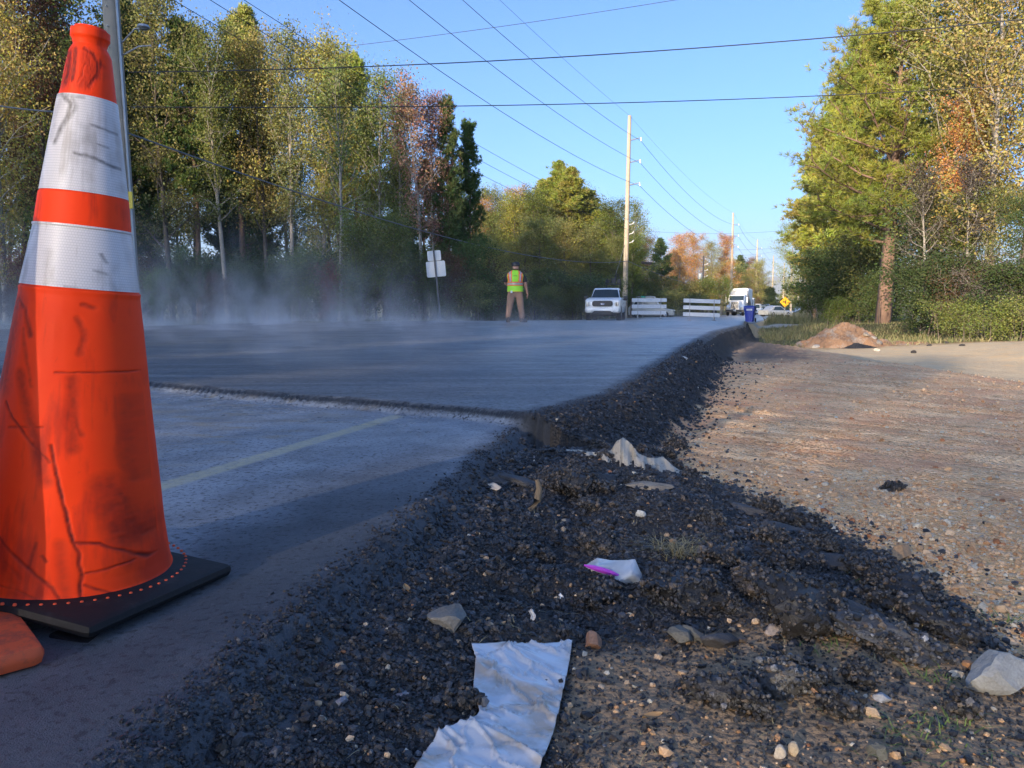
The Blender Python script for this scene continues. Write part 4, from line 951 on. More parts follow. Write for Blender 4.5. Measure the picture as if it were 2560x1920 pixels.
def tpx(key, u, ytop, dist, col, label, wide=1.0, **k):
    """u,ytop in 2560 pixels"""
    top = D(u, ytop, dist); zb = gz1(top.x, dist); return tree(key, top.x, dist, max(.5, top.z - zb), col, label, wide=wide, **k)
ORD = ["first", "second", "third", "fourth", "fifth", "sixth", "seventh", "eighth", "ninth", "tenth", "eleventh", "twelfth", "thirteenth", "fourteenth", "fifteenth", "sixteenth", "seventeenth", "eighteenth", "nineteenth", "twentieth"]
# --- left wood, front row from left to right: kind, u, top y, distance, colour, words
front = [("gum_b", -40, -90, 33, YEL, "yellow brown broadleaf tree"), ("oak_b", 60, -60, 35, BRN, "sparse brown leaved tree"), ("oak_a", 165, -30, 37, OLIVE, "olive leaved tree"), ("pine_b", 285, -40, 39, PGR, "dark pine"),
    ("oak_a", 400, 15, 37, OLIVE, "bushy olive green tree"), ("pine_a", 470, 60, 38, PGR, "dark green pine with drooping boughs"), ("gum_a", 545, 75, 36, OLIVE, "slender pale trunked tree"), ("pine_a", 590, 35, 41, PLIT, "tall pine with a bright green top"),
    ("oak_b", 650, 95, 38, YEL, "golden topped tree"), ("gum_a", 715, 88, 37, OLIVE, "tall olive and gold tree"), ("gum_b", 790, 125, 38, YEL, "tall golden green tree"), ("thin_a", 838, 170, 34, OLIVE, "thin nearly bare tree with a whitish trunk"),
    ("oak_b", 860, 150, 38, YEL, "gold and rust tree"), ("pine_a", 885, 140, 42, PLIT, "pine with bright top behind the golden crowns"), ("gum_b", 955, 192, 38, OLIVE, "olive gold tree"), ("gum_a", 1003, 245, 39, OLIVE, "thin olive tree"),
    ("thin_a", 1045, 215, 37, PINK, "sparse pinkish red tree"), ("gum_a", 1082, 250, 39, PINK, "slim red topped tree"), ("pine_c", 1128, 256, 39, PGR, "narrow dark pine"), ("pine_c", 1166, 300, 41, PGR, "last dark pine")]
for i, (k, u, yt, d, c, w) in enumerate(front):
    tpx(k, u, yt, d, c, f"{w}, {ORD[i]} from left in left front row" if i < 19 else f"{w} at the right end of the left wood", wide=.95 if "pine_c" not in k else .8)
# --- behind it
k_ = 0
for dist, n, off in ((44, 15, -110), (51, 14, -160)):
    for i in range(n):
        u = off + (1190 - (dist - 44) * 5 - off) * (i + .5) / n + trng.uniform(-18, 18); yt = np.interp(u, [-200, 300, 480, 600, 720, 860, 960, 1050, 1130, 1200], [-60, 10, 120, 110, 150, 210, 270, 330, 340, 420]) + 60 + trng.uniform(0, 60) + (170 if dist > 50 and u < 950 else 0)
        key = ["oak_a", "pine_c", "gum_b", "oak_b", "pine_b"][(k_ * 7 + i) % 5]; c = [OLIVE, PGR, GREEN, YEL, PGR][(k_ * 7 + i) % 5]
        tpx(key, u, yt, dist, c, "one of the trees deep in the left wood, mostly hidden behind its front row", group="hidden trees of the left wood"); k_ += 1
lowl = [(20, 690, 31, BRN), (90, 600, 33, RUST), (180, 640, 32, BRN), (400, 650, 32, GREEN), (470, 610, 33, DKGR), (540, 660, 32, BRN), (610, 640, 33, DKGR), (690, 650, 34, DKGR), (760, 610, 34, GREEN), (835, 640, 34, RUST), (900, 560, 33, GREEN), (960, 540, 33, GREEN), (1015, 600, 34, GREEN), (1075, 640, 34, DKGR), (1130, 620, 35, BRN), (1180, 590, 36, DKGR), (1215, 660, 37, DKGR)]
for i, (u, yt, d, c) in enumerate(lowl):
    tpx("understory", u, yt + 45, d, c, f"low leafy shrub tree, {ORD[i]} from the left along the foot of the left wood", cat="shrub", wide=1.05)
for i in range(26):
    u = -60 + 1300 * i / 25 + trng.uniform(-20, 20); tpx("bush_a" if i % 2 else "bush_b", u, 690 + trng.uniform(-20, 50), 34 + trng.uniform(0, 12), [BRN, DKGR, GREY, OLIVE][i % 4], "one of the small bushes in the dark undergrowth of the left wood", cat="shrub", group="undergrowth bushes of the left wood", wide=1.6)
# --- middle wood
mid = [("gum_b", 1205, 505, 78, ORG, "pale orange tree"), ("oak_b", 1250, 482, 80, OLIVE, "olive tree"), ("gum_a", 1298, 474, 82, ORG, "orange topped tree"), ("oak_a", 1345, 500, 76, GREEN, "green tree"), ("pine_b", 1400, 412, 84, PLIT, "tallest pine"), ("pine_b", 1440, 445, 86, PLIT, "broad pine"),
    ("pine_c", 1505, 525, 84, PLIT, "small pine"), ("oak_b", 1545, 515, 80, GREEN, "wispy green tree"), ("thin_a", 1585, 510, 78, OLIVE, "sparse olive tree")]
for i, (k, u, yt, d, c, w) in enumerate(mid): tpx(k, u, yt, d, c, f"{w}, {ORD[i]} from the left in the wood behind the worker and pickup", wide=1.25 if i not in (8,) else 1.0)
for i, (k, u, yt, d, c) in enumerate([("oak_a", 1235, 610, 66, YEL), ("oak_a", 1300, 600, 68, YEL), ("oak_b", 1360, 560, 70, OLIVE), ("oak_a", 1420, 570, 70, YEL), ("oak_a", 1475, 580, 72, OLIVE), ("oak_b", 1525, 600, 70, OLIVE), ("oak_a", 1580, 610, 74, GREEN), ("oak_a", 1265, 690, 58, OLIVE), ("oak_a", 1335, 685, 58, GREEN), ("oak_a", 1400, 690, 60, DKGR), ("oak_a", 1455, 700, 60, GREEN), ("understory", 1230, 720, 48, DKGR), ("understory", 1370, 730, 56, OLIVE), ("understory", 1440, 735, 56, GREEN)]):
    tpx(k, u, yt, d, c, f"rounded leafy tree in the lower front of the middle wood, {ORD[i]} counted along it", wide=1.55)
for i in range(30):
    u = 1195 + 400 * i / 29 + trng.uniform(-10, 10); tpx(["oak_a", "gum_b", "pine_b", "oak_b"][i % 4], u, np.interp(u, [1195, 1300, 1400, 1480, 1595], [560, 530, 480, 540, 560]) + trng.uniform(0, 60), 92 + trng.uniform(0, 18), [YEL, OLIVE, PLIT, GREEN][i % 4], "one of the trees filling the back of the middle wood", group="back trees of the middle wood", wide=1.5)
for i in range(22):
    u = 1215 + 560 * i / 21 + trng.uniform(-8, 8); tpx("bush_a" if i % 3 else "understory", u, 735 + trng.uniform(-25, 20), (54 if u < 1500 else 88) + trng.uniform(0, 8), [GREEN, DKGR, YEL][i % 3], "one of the bushes at the foot of the middle wood", cat="shrub", group="bushes at the foot of the middle wood", wide=1.7)
for i in range(14):
    u = 1610 + 290 * i / 13 + trng.uniform(-8, 8); tpx(["gum_b", "oak_a"][i % 2], u, 625 + trng.uniform(0, 60), 150 + trng.uniform(0, 25), [ORG, YEL, OLIVE][i % 3], "one of the trees filling the back of the orange clump", group="back trees of the orange clump", wide=1.6)
for i, (k, u, yt, d) in enumerate((("pine_b", 1372, 455, 83), ("pine_b", 1425, 428, 82), ("pine_b", 1468, 480, 84), ("oak_a", 1335, 520, 80), ("pine_b", 1500, 530, 82), ("oak_a", 1285, 520, 79), ("oak_b", 1560, 545, 82), ("oak_a", 1230, 545, 77))):
    tpx(k, u, yt, d, [PLIT, PLIT, PLIT, OLIVE][i % 4], f"full crowned tree, {ORD[i]} of those packed round the tallest pine of the middle wood", wide=1.5)
# --- third clump, right of the first big pole
for i, (k, u, yt, d, c, w) in enumerate([("gum_b", 1612, 600, 128, RUST, "reddish tree"), ("pine_b", 1655, 598, 118, PGR, "dark green pine"), ("gum_a", 1700, 590, 125, ORG, "tall orange tree"), ("gum_b", 1738, 588, 122, ORG, "orange gold tree"), ("gum_b", 1775, 610, 122, YEL, "yellow orange tree"), ("gum_a", 1806, 590, 125, ORG, "slim orange tree"), ("oak_a", 1640, 690, 95, OLIVE, "low olive tree"), ("oak_a", 1690, 700, 96, YEL, "low golden tree"), ("oak_a", 1760, 700, 100, YEL, "low yellow tree"), ("oak_a", 1820, 700, 105, GREEN, "low green tree")]):
    tpx(k, u, yt, d, c, f"{w}, {ORD[i]} in the orange clump behind the barricades", wide=1.3)
for i, (k, u, yt, d, c, w) in enumerate([("pine_b", 1848, 640, 210, DKGR, "dark pine behind the second big pole"), ("gum_b", 1872, 648, 215, RUST, "red orange tree behind the lorry"), ("oak_a", 1888, 690, 200, RUST, "rusty tree between the second and third big poles"), ("cedar", 1905, 715, 170, DKGR, "rounded dark evergreen left of the third big pole"),
    ("cedar", 1925, 722, 175, DKGR, "dark evergreen behind the waiting cars"), ("oak_a", 1893, 745, 150, ORG, "low orange shrub beside the waiting cars"), ("cedar", 1955, 748, 190, DKGR, "dark evergreen behind the yellow sign"), ("cedar", 1975, 750, 195, DKGR, "dark evergreen just right of the yellow sign")]): tpx(k, u, yt, d, c, w, wide=1.5)
for i in range(26):
    u = 1895 + 150 * i / 25 + trng.uniform(-4, 4); tpx(["pine_b", "oak_a", "gum_b"][i % 3], u, 706 + trng.uniform(0, 25) + 16 * (i / 25), 330 + trng.uniform(-40, 260), [GREEN, OLIVE, ORG, PGR][i % 4], "one of the far trees lining the distant road", group="far trees along the distant road", wide=1.5)
for i in range(22):
    tree(["pine_b", "oak_a", "gum_b", "oak_a"][i % 4], 150 + i * 6 + trng.uniform(-8, 8), 250 + i * 20 + trng.uniform(-10, 20), 11 + trng.uniform(0, 4), [PGR, YEL, ORG, GREEN][i % 4], "one of the far trees on the right of the distant road", group="far trees right of the road", wide=1.3)
# --- right-hand trees
rightt = [("gum_b", 1985, 560, 112, PLIT, "light green tree at the left tip of the right wood", 1.3), ("oak_a", 2022, 690, 100, YEL, "small yellow tree right of the distant road", 1.2), ("pine_a", 2050, 440, 84, PLIT, "pine, leftmost tall one of the right wood", 1.3), ("pine_b", 2080, 330, 72, PLIT, "pine, second from the left in the right wood", 1.35),
    ("pine_b", 2115, 190, 62, PLIT, "pine, third from the left in the right wood", 1.3), ("pine_b", 2170, 90, 54, PLIT, "pine, fourth from the left in the right wood, left of the big trunk", 1.25), ("oak_a", 2075, 600, 66, OLIVE, "olive tree low in front of the right pines", 1.2), ("oak_a", 2140, 470, 56, PLIT, "light green tree below the right pines", 1.2), ("oak_b", 2330, 60, 44, ORG, "orange tree just right of the big pine", 1.0),
    ("gum_b", 2420, -140, 34, YEL, "yellow gum tree towards the right edge", 1.0), ("gum_b", 2530, -200, 31, YEL, "yellow green gum tree at the right edge", 1.05), ("oak_a", 2480, 40, 38, OLIVE, "olive tree behind the yellow gums", 1.1), ("oak_a", 2600, -100, 33, YEL, "golden tree cut off by the right edge", 1.1), ("oak_b", 2400, 280, 33, ORG, "sparse orange leaved tree above the dark bushes", 1.0), ("thin_a", 2330, 420, 31, GREY, "bare grey twiggy tree above the dark bushes", 1.2), ("thin_a", 2440, 400, 30, GREY, "second bare twiggy tree, nearer the right edge", 1.2)]
for k, u, yt, d, c, w, wd_ in rightt: tpx(k, u, yt, d, c, w, wide=wd_)
bp = D(2245, -5, 38); tree("big_pine", bp.x, 38, bp.z - gz1(bp.x, 38), PLIT, "big pine with a thick reddish trunk standing by the grass on the right", wide=1.15, rz=2.2)
tpx("cedar", 2065, 590, 62, DKGR, "dark evergreen under the light green tree tip at the right wood", wide=1.3)
for i, (k, u, yt, d, c, w) in enumerate([("bush_a", 2105, 668, 52, DKGR, "rounded dark bush left of the big pine trunk"), ("bush_a", 2160, 655, 50, DKGR, "dark bush next to the big pine trunk"), ("understory", 2190, 560, 47, OLIVE, "olive bush behind the big pine trunk"), ("bush_b", 2060, 720, 55, GREEN, "pale bush at the left end of the right hedge"), ("understory", 2310, 560, 33, DKGR, "tall dark bush right of the big pine trunk"),
     ("oak_b", 2390, 500, 31, GREEN, "tall dark bush in the middle of the right thicket"), ("thin_a", 2480, 470, 30, OLIVE, "tall dark bush near the right edge"), ("oak_b", 2570, 500, 29, DKGR, "brown leaved bush cut by the right edge"), ("bush_a", 2340, 690, 30, DKGR, "low dark bush behind the green utility box"), ("bush_b", 2430, 700, 29, BRN, "low brown bush right of the green utility box"),
     ("bush_b", 2510, 690, 27, GREY, "grey brown twiggy shrub at the foot of the right thicket"), ("bush_a", 2560, 700, 26, DKGR, "low dark bush at the right edge"), ("weed_a", 2400, 775, 26.5, OLIVE, "yellowish weeds at the foot of the right thicket"), ("weed_a", 2480, 780, 25.5, OLIVE, "low olive green weeds at the foot of the right thicket"), ("weed_a", 2545, 770, 25, OLIVE, "pale olive weeds at the right edge"), ("weed_a", 2090, 760, 40, GREEN, "green weeds left of the big pine"), ("bush_a", 2230, 700, 43, DKGR, "low bush directly behind the big pine trunk")]):
    tpx(k, u, yt, d, c, w, cat="shrub", wide=1.25)
# --- trees to the left and behind the camera that throw the long shade over the site
k_ = 0
for row, t0 in ((0, -36), (1, -41)):
    for i in range(24):
        p = -42 + i * 4.3 + row * 2 + trng.uniform(-.7, .7); t = t0 + trng.uniform(-1, 1); x = t * -SUN_DIR.x + p * SUN_DIR.y; y = t * -SUN_DIR.y - p * SUN_DIR.x
        if abs(x) < .75 * y + 4 and y > 0: continue
        if math.hypot(x, y) < 8: continue
        tree(["oak_a", "gum_b", "oak_a", "pine_b"][k_ % 4], x, y, (11.6 if -11 < p < 9 else (22.0 if 9 < p < 25 else 19.0)) + trng.uniform(-.5, .8) + row * .6, [GREEN, OLIVE, OLIVE, PGR][k_ % 4], "one of the roadside trees beside and behind the camera that shade the site", group="shade trees out of view", wide=1.3); k_ += 1
# --- tall meadow grass and verge grass
rng = np.random.default_rng(31); y = rng.uniform(24, 62, 60000); x = y * rng.uniform(.27, .70, 60000); zz_ = zones(x, y); k = (zz_['grass'] > .5) & (zz_['path'] < .3); x, y = x[k][:16000], y[k][:16000]
def blade_field(name, x, y, h, w, label, seed):
    rng = np.random.default_rng(seed); n = len(x); z = zt(x, y); a = rng.uniform(0, 3.14, n); h = h * rng.uniform(.5, 1.3, n); w = w * rng.uniform(.6, 1.3, n); lx_ = rng.normal(0, .3, n) * h; ly_ = rng.normal(0, .3, n) * h
    P = np.stack([x, y, z], -1); s = np.stack([np.cos(a) * w, np.sin(a) * w, 0 * w], -1); V = np.stack([P - s, P + s, P + np.stack([lx_, ly_, h], -1)], 1).reshape(-1, 3)
    c = np.repeat(rng.random(n), 3); C = np.stack([c, c, c, 1 + 0 * c], -1); o = link(name, fast_mesh(name, V, np.arange(3 * n).reshape(n, 3), M_MEADOW, False, cols=dict(Col=C))); return setp(o, label, "grass", kind="stuff")
tall = np.clip(.16 + .5 * ss(46, 52, y) * ss(.2, .5, fbm(x * .25, y * .25, 3, 2) + .6) + .12 * fbm(x * .6, y * .6, 7, 2), .1, .8)
blade_field("meadow_grass", x, y, tall, .018, "tall dry grass and weeds in the field right of the road", 3)
y = rng.uniform(27, 33, 14000); x = lx(y) - rng.uniform(-.2, 3.5, 14000) ** 1.0; x = np.where(rng.random(14000) < .5, x, x - rng.uniform(0, 14, 14000))
blade_field("verge_grass", x, y, np.full(14000, .10), .012, "thin low grass along the foot of the left wood", 4)
print("trees done")

# ------------------------------------------------------------------ power poles and wires
def u_pole(x, y, top, rb, rt, lean, label, arms=True, low=True, mat=M_TPOLE, name="power_pole", extra=None):
    zb = gz1(x, y) - .1; o = empty(name, (x, y, zb), label, "utility pole"); H = top - zb; b = MB(); n = 10
    b.tube([(lean * (H * t), 0, H * t) for t in np.linspace(0, 1, n)], [rb + (rt - rb) * t for t in np.linspace(0, 1, n)], 16)
    b.build("shaft", mat, o, True); att = {}
    def P(h): return (lean * h, 0, h)
    if arms:
        for i, f in enumerate((.885, .778, .668)):
            h = H * f; bx = MB(); r = rb + (rt - rb) * f
            bx.tube([(lean * h + r * .8, 0, h - .05), (lean * h + 1.0, 0, h + .16)], [.06, .035], 8); bx.tube([(lean * h + 1.0, 0, h + .18), (lean * h + 1.03, 0, h - .12)], [.05, .06], 8)
            bx.build("arm", M_GALV, o, True); att['a%d' % i] = Vector((x + lean * h + 1.03, y, zb + h - .12))
        att['top'] = Vector((x + lean * H, y, zb + H))
    if low:
        for i, hh in enumerate(low if isinstance(low, (list, tuple)) else (8.25, 7.45, 6.7)):
            bx = MB(); r = rb + (rt - rb) * hh / H; bx.tube([(lean * hh + r * .8, 0, hh - .12), (lean * hh + .5, 0, hh - .02)], .035, 6); bx.tube([(lean * hh + .5, 0, hh - .04), (lean * hh + .62, 0, hh + .14)], [.06, .045], 8)
            bx.build("insulator", simple("porcelain", (.6, .6, .58), .3, var=.05) if i == 0 else bpy.data.materials["porcelain"], o, True); att['l%d' % i] = Vector((x + lean * hh + .62, y, zb + hh + .14))
    att['tel'] = Vector((x + lean * 5.2 + .2, y, zb + 5.05)); att['o'] = o; return att
PX = [(1574, 289, 67), (1833, 532, 135), (1894, 599, 187), (1934, 639, 242), (1961, 657, 290), (1980, 674, 345), (1997, 688, 400), (2009, 700, 460), (2018, 708, 520)]
poles = []
for i, (u, v, d) in enumerate(PX):
    top = D(u, v, d); k = .0 if i else .012
    poles.append(u_pole(top.x - k * top.z, d, top.z, .24 if i == 0 else .26, .15, k, ("tall pale wooden power pole with three side arms right behind the white pickup" if i == 0 else f"tall wooden power pole, {ORD[i]} in the receding line counting from the pickup"), low=(8.25, 7.45, 6.7) if i < 4 else False))
# near pole at left
NX, NY = -9.85, 20.0
near = u_pole(NX, NY, 17.6, .235, .15, -.020, "weathered grey power pole close behind the traffic cone at left", low=(9.9, 9.3, 8.7), mat=M_UPOLE)
b = MB()
for i, (h, L, u_) in enumerate(((7.35, .62, .22), (7.05, .75, .1))): b.tube([(-.02 * h + .2, 0, h - .1), (-.02 * h + .2 + L * .6, -.05, h + u_), (-.02 * h + .2 + L, -.05, h + u_ + .02)], .02, 6)
b.lathe([(.0, 7.70), (.13, 7.68), (.16, 7.62), (.10, 7.58), (.0, 7.56)], 14, c=(.62, 0, 0)); b.build("bracket", M_GALV, near['o'], True)
b = MB(); b.tube([(-.02 * h_ + .235 - .0045 * h_, -.12, h_) for h_ in np.linspace(.3, 9.5, 8)], .028, 6); b.build("conduit", M_GALV, near['o'], True)
b = MB()
for h_ in np.linspace(5.2, 9.0, 9): b.tube([(-.02 * h_, -.2, h_), (-.02 * h_, -.27, h_ + .01)], .012, 5)
b.build("step_bolts", M_GALV, near['o'])
b = MB(); b.box((.20, -.20, 3.35), (.09, .05, .42)); b.build("tag_plate", simple("yellow_tag", (.65, .50, .05), .5), near['o'])
def wire(A, B, sag, r, label, mat=M_WIRE, n=26, name="power_line", group=None):
    P = []
    for i in range(n + 1):
        t = i / n; p = A.lerp(B, t); p.z -= sag * 4 * t * (1 - t); P.append(p)
    b = MB(); b.tube(P, r, 5); o = b.build(name, mat, None, True); return setp(o, label, "power line", group)
W3 = ["top", "middle", "lowest"]
for i in range(3):
    wire(near['a%d' % i], poles[0]['a%d' % i], .9, .014, f"{W3[i]} conductor running from off frame above to the nearest tall pole behind the pickup")
wire(near['top'], poles[0]['top'], .5, .009, "thin ground wire running down to the tip of the tall pole behind the pickup")
for k in range(len(poles) - 1):
    for i in range(3): wire(poles[k]['a%d' % i], poles[k + 1]['a%d' % i], 1.6 if k == 0 else 1.1, .016 if k == 0 else .02, f"{W3[i]} conductor between the {ORD[k]} and {ORD[k + 1]} receding tall poles")
    wire(poles[k]['top'], poles[k + 1]['top'], .9, .008, f"thin ground wire between the tips of the {ORD[k]} and {ORD[k + 1]} tall poles")
for i in range(3):
    wire(near['l%d' % i], poles[0]['l%d' % i], .75, .010, f"{W3[i]} of three lower wires slanting across the left wood to the pole behind the pickup")
    wire(poles[0]['l%d' % i], poles[1]['l%d' % i], 1.0, .010, f"{W3[i]} of three lower wires between the first and second tall poles")
wire(near['tel'], poles[0]['tel'], 1.15, .022, "thick grey telephone cable sagging across the left wood", M_WIREL, name="telephone_cable")
wire(poles[0]['tel'], poles[1]['tel'], 1.0, .022, "thick telephone cable between the first and second tall poles", M_WIREL, name="telephone_cable")
wire(D(-60, 255, 22), Vector((NX - .1, NY, 5.45)), .1, .022, "thick cable entering at the left edge and ending behind the cone", M_WIREL, name="telephone_cable")
b = MB(); b.tube([poles[0]['tel'] + Vector((1.2, .2, -.1)), poles[0]['tel'] + Vector((2.1, .6, -.16))], .11, 8); setp(b.build("cable_closure", M_BLACK, None, True), "black splice case hanging on the cable right of the pole behind the pickup", "splice case")
# crossing wires from the near pole over the road to the right
wire(Vector((NX + .2, NY, 6.45)), D(2640, 40, 17), .25, .013, "long wire crossing the whole sky from the left wood to the upper right trees")
wire(Vector((NX + .2, NY, 5.60)), D(2640, 206, 26), .25, .013, "lower crossing wire ending in the pines on the right")
wire(D(760, 128, 46), D(1760, -12, 40), .15, .014, "short high crossing wire from behind the left wood up to the top edge")
for k, (ua, va, ub, vb, d) in enumerate(((1620, 578, 1990, 574, 150), (1690, 618, 1975, 617, 160), (1835, 637, 1960, 622, 200), (1835, 650, 1965, 642, 210), (1890, 680, 2010, 679, 240))):
    wire(D(ua, va, d), D(ub, vb, d), .6, .02, f"thin distant cross road wire, {ORD[k]} from the top between far poles")
wire(D(1606, 570, 84), D(1672, 612, 90), .1, .014, "short slanting wire leaving the wood right of the pole behind the pickup")
# guy wires at the first tall pole
wire(poles[0]['o'].location + Vector((0, 0, 6.6)), D(1535, 700, 64), .0, .018, "pale guy wire left of the tall pole behind the pickup", M_WIREL, name="guy_wire")
# shorter wooden poles
for i, (u, v, vb, d, m) in enumerate(((1759, 640, 755, 105, M_UPOLE), (1844, 690, 760, 190, M_TPOLE), (1908, 692, 752, 170, M_UPOLE), (1972, 700, 752, 300, M_UPOLE))):
    t = D(u, v, d); o = u_pole(t.x, d, t.z, .14, .10, 0, ("dark short pole with a grey transformer before the orange trees", "short pale pole behind the second tall pole", "short pole with small arms right of the third tall pole", "slim far pole left of the fifth tall pole")[i], arms=False, low=(t.z - .6, t.z - 1.4, t.z - 2.2), mat=M_WIRE if i == 0 else m)
    if i == 0: b = MB(); b.lathe([(0, t.z - 2.7), (.3, t.z - 2.7), (.32, t.z - 1.9), (.1, t.z - 1.8), (0, t.z - 1.8)], 14, c=(-.4, 0, 0)); b.build("transformer", M_SILVER, o['o'], True)

# ------------------------------------------------------------------ signs, barricades, bin, box, mound
sx = D(1102, 790, 31); z0 = gz1(sx.x, 31) - .1
o = empty("road_sign", (sx.x, 31, z0), "blank grey sign backs on one leaning post before the left wood", "sign"); o.rotation_euler = (0, R_(-5.2), R_(4))
b = MB(); b.box((0, 0, 1.45), (.055, .03, 2.9)); b.box((-.03, 0, 1.45), (.006, .05, 2.9)); b.box((.03, 0, 1.45), (.006, .05, 2.9)); b.build("post", simple("sign_post", (.10, .10, .11), .6, .3), o)
M_SB = simple("sign_back", (.50, .53, .56), .45, .35, var=.08, scale=3)
def rplate(b, cx, cz, w, h, r, y0, t, m=0):
    P = []
    for qx, qz, a0 in ((1, 1, 0), (-1, 1, 90), (-1, -1, 180), (1, -1, 270)):
        for k in range(5): a = R_(a0 + 22.5 * k); P.append((cx + qx * (w / 2 - r) + r * math.cos(a), cz + qz * (h / 2 - r) + r * math.sin(a)))
    b.loft([[(p[0], y0, p[1]) for p in P], [(p[0], y0 + t, p[1]) for p in P]], m)
b = MB(); rplate(b, .0, 2.70, .54, .40, .05, .04, .004); b.build("upper_plate", M_SB, o)
b = MB(); rplate(b, .02, 2.17, .76, .62, .05, .04, .004); b.build("lower_plate", M_SB, o)
# yellow diamond warning sign
sx = D(1963, 755, 92); zb = gz1(sx.x, 92)
o = empty("warning_sign", (sx.x, 92, zb - .1), "yellow diamond side road warning sign in the tall grass", "sign")
b = MB(); b.box((0, .03, .9), (.06, .04, 2.0)); b.build("post", M_GALV, o)
zc_ = sx.z - zb + .1; b = MB(); s_ = .64
b.loft([[(s_, 0, zc_), (0, 0, zc_ + s_), (-s_, 0, zc_), (0, 0, zc_ - s_)], [(s_, .008, zc_), (0, .008, zc_ + s_), (-s_, .008, zc_), (0, .008, zc_ - s_)]]); b.build("plate", simple("sign_yellow", (.80, .36, .012), .4, var=.04), o)
b = MB(); b.box((.06, -.006, zc_), (.11, .004, .52)); b.box((-.13, -.006, zc_ + .0), (.27, .004, .10)); b.build("symbol", M_BLACK, o)
# barricades
M_BOARD = simple("barricade_board", (.62, .65, .70), .5, var=.06, scale=4)
def barricade(u0, u1, vt0, vt1, vb, d, label):
    a = D(u0, vt0, d); c = D(u1, vt1, d); w = (c - a).length; ang = math.atan2(c.z - a.z, c.x - a.x); base = gz1((a.x + c.x) / 2, d)
    o = empty("barricade", ((a.x + c.x) / 2, d, base), label, "barricade", "white striped road closed barricades"); H = (a.z + c.z) / 2 - base
    for k in range(3):
        b = MB(); z = H - .13 - k * .44; b.box((0, 0, 0), (w, .03, .25), 0, 0, .006); p = b.build("board", M_BOARD, o); p.location = (-.01 * k, 0, z); p.rotation_euler = (0, -ang, 0)
    for s in (-1, 1):
        b = MB(); b.box((0, -.03, H / 2), (.045, .03, H)); p = b.build("upright", M_GALV, o); p.location = (s * w * .33, 0, 0)
        b = MB(); b.box((0, 0, .03), (.06, .9, .06)); p = b.build("foot", M_GALV, o); p.location = (s * w * .33, 0, .0)
    return o
barricade(1580, 1667, 745.5, 745.5, 800, 54, "white three board road barricade immediately right of the pickup")
barricade(1709, 1801, 746, 749, 806, 50, "slightly tilted white three board road barricade left of the blue bin")
# pale van behind the first barricade, mailbox behind the second
o = empty("street_sign", D(1608, 742, 56.5), "small green street name sign above the nearer barricade", "sign"); o.location.z = gz1(o.location.x, 56.5)
hz = D(1608, 742, 56.5).z - o.location.z; b = MB(); b.box((0, 0, hz), (.30, .01, .12)); b.build("plate", simple("sign_green", (.02, .30, .20), .5), o); b = MB(); b.tube([(0, .02, 0), (0, .02, hz + .05)], .025, 6); b.build("post", M_GALV, o)
pm = D(1786, 780, 57); o = empty("mailbox", (pm.x, 57, gz1(pm.x, 57)), "dark mailbox on a post seen between the boards of the tilted barricade", "mailbox"); hz = pm.z - o.location.z
b = MB(); b.box((0, 0, hz / 2), (.08, .08, hz)); b.build("post", M_BARK, o); b = MB(); b.loft([[(.12 * math.cos(a) , yy_, hz + .02 + (.12 * math.sin(a) if a < 3.15 else -.10)) for a in (0, .6, 1.2, 1.57, 1.9, 2.5, 3.14, 3.5, 5.9)] for yy_ in (-.25, .25)]); b.build("mail_case", M_BLACK, o)
# blue wheelie bin
bp_ = D(1874, 815, 50); o = empty("wheelie_bin", (bp_.x, 50, gz1(bp_.x, 50)), "blue wheeled rubbish bin standing at the edge of the road", "bin", rotz=R_(-28))
g = N("bin_blue"); nz = g.noise(5, 4); g.base(g.mix(nz, (.015, .035, .26), (.025, .055, .36))); g.rough(.38); M_BIN = g.m
def rr(w, d_, z, r=.06, sh=0):
    P = []
    for qx, qy, a0 in ((1, 1, 0), (-1, 1, 90), (-1, -1, 180), (1, -1, 270)):
        for k in range(4): a = R_(a0 + 30 * k); P.append((qx * (w / 2 - r) + r * math.cos(a), qy * (d_ / 2 - r) + r * math.sin(a) + sh, z))
    return P
b = MB(); b.loft([rr(.48, .52, .02), rr(.50, .56, .2), rr(.58, .66, .72), rr(.66, .74, .74), rr(.67, .76, .92)]); b.build("body", M_BIN, o, True)
b = MB(); b.loft([rr(.70, .82, .925), rr(.70, .82, .97), rr(.64, .70, 1.03, .06), rr(.4, .4, 1.06, .06)]); b.tube([(-.30, .44, .95), (.30, .44, .95)], .02, 8); b.build("lid", M_BIN, o, True)
for s in (-1, 1): b = MB(); b.lathe([(.0, -.03), (.13, -.03), (.14, -.015), (.14, .015), (.13, .03), (0, .03)], 18, 0, 'X', (s * .30, .30, .14)); b.build("wheel", M_TYRE, o, True)
b = MB(); b.box((0.02, -.375, .80), (.36, .006, .10)); lb = b.build("label_plate", simple("label_white", (.75, .77, .8), .5), o)
for k in range(6): pass
b = MB()
for k, w_ in enumerate((.04, .05, .035, .05, .04, .03)): b.box((-.11 + k * .052, -.380, .80), (w_ * .7, .003, .045))
b.build("lettering", simple("label_ink", (.10, .14, .40), .6), lb)
# utility pedestal
up = D(2297, 826, 36); o = empty("utility_pedestal", (up.x, 36, gz1(up.x, 36)), "small pale green utility box at the edge of the right bushes", "utility box"); b = MB(); b.loft([rr(.20, .20, 0, .03), rr(.20, .20, .62, .03), rr(.22, .22, .63, .03), rr(.22, .22, .74, .03), rr(.14, .14, .78, .03)])
b.build("cabinet", simple("pale_green", (.30, .40, .33), .6, var=.15), o, True)
b = MB(); b.box((0, -.113, .68), (.10, .004, .05)); b.build("warning_sticker", simple("sticker", (.5, .35, .2), .6), o)
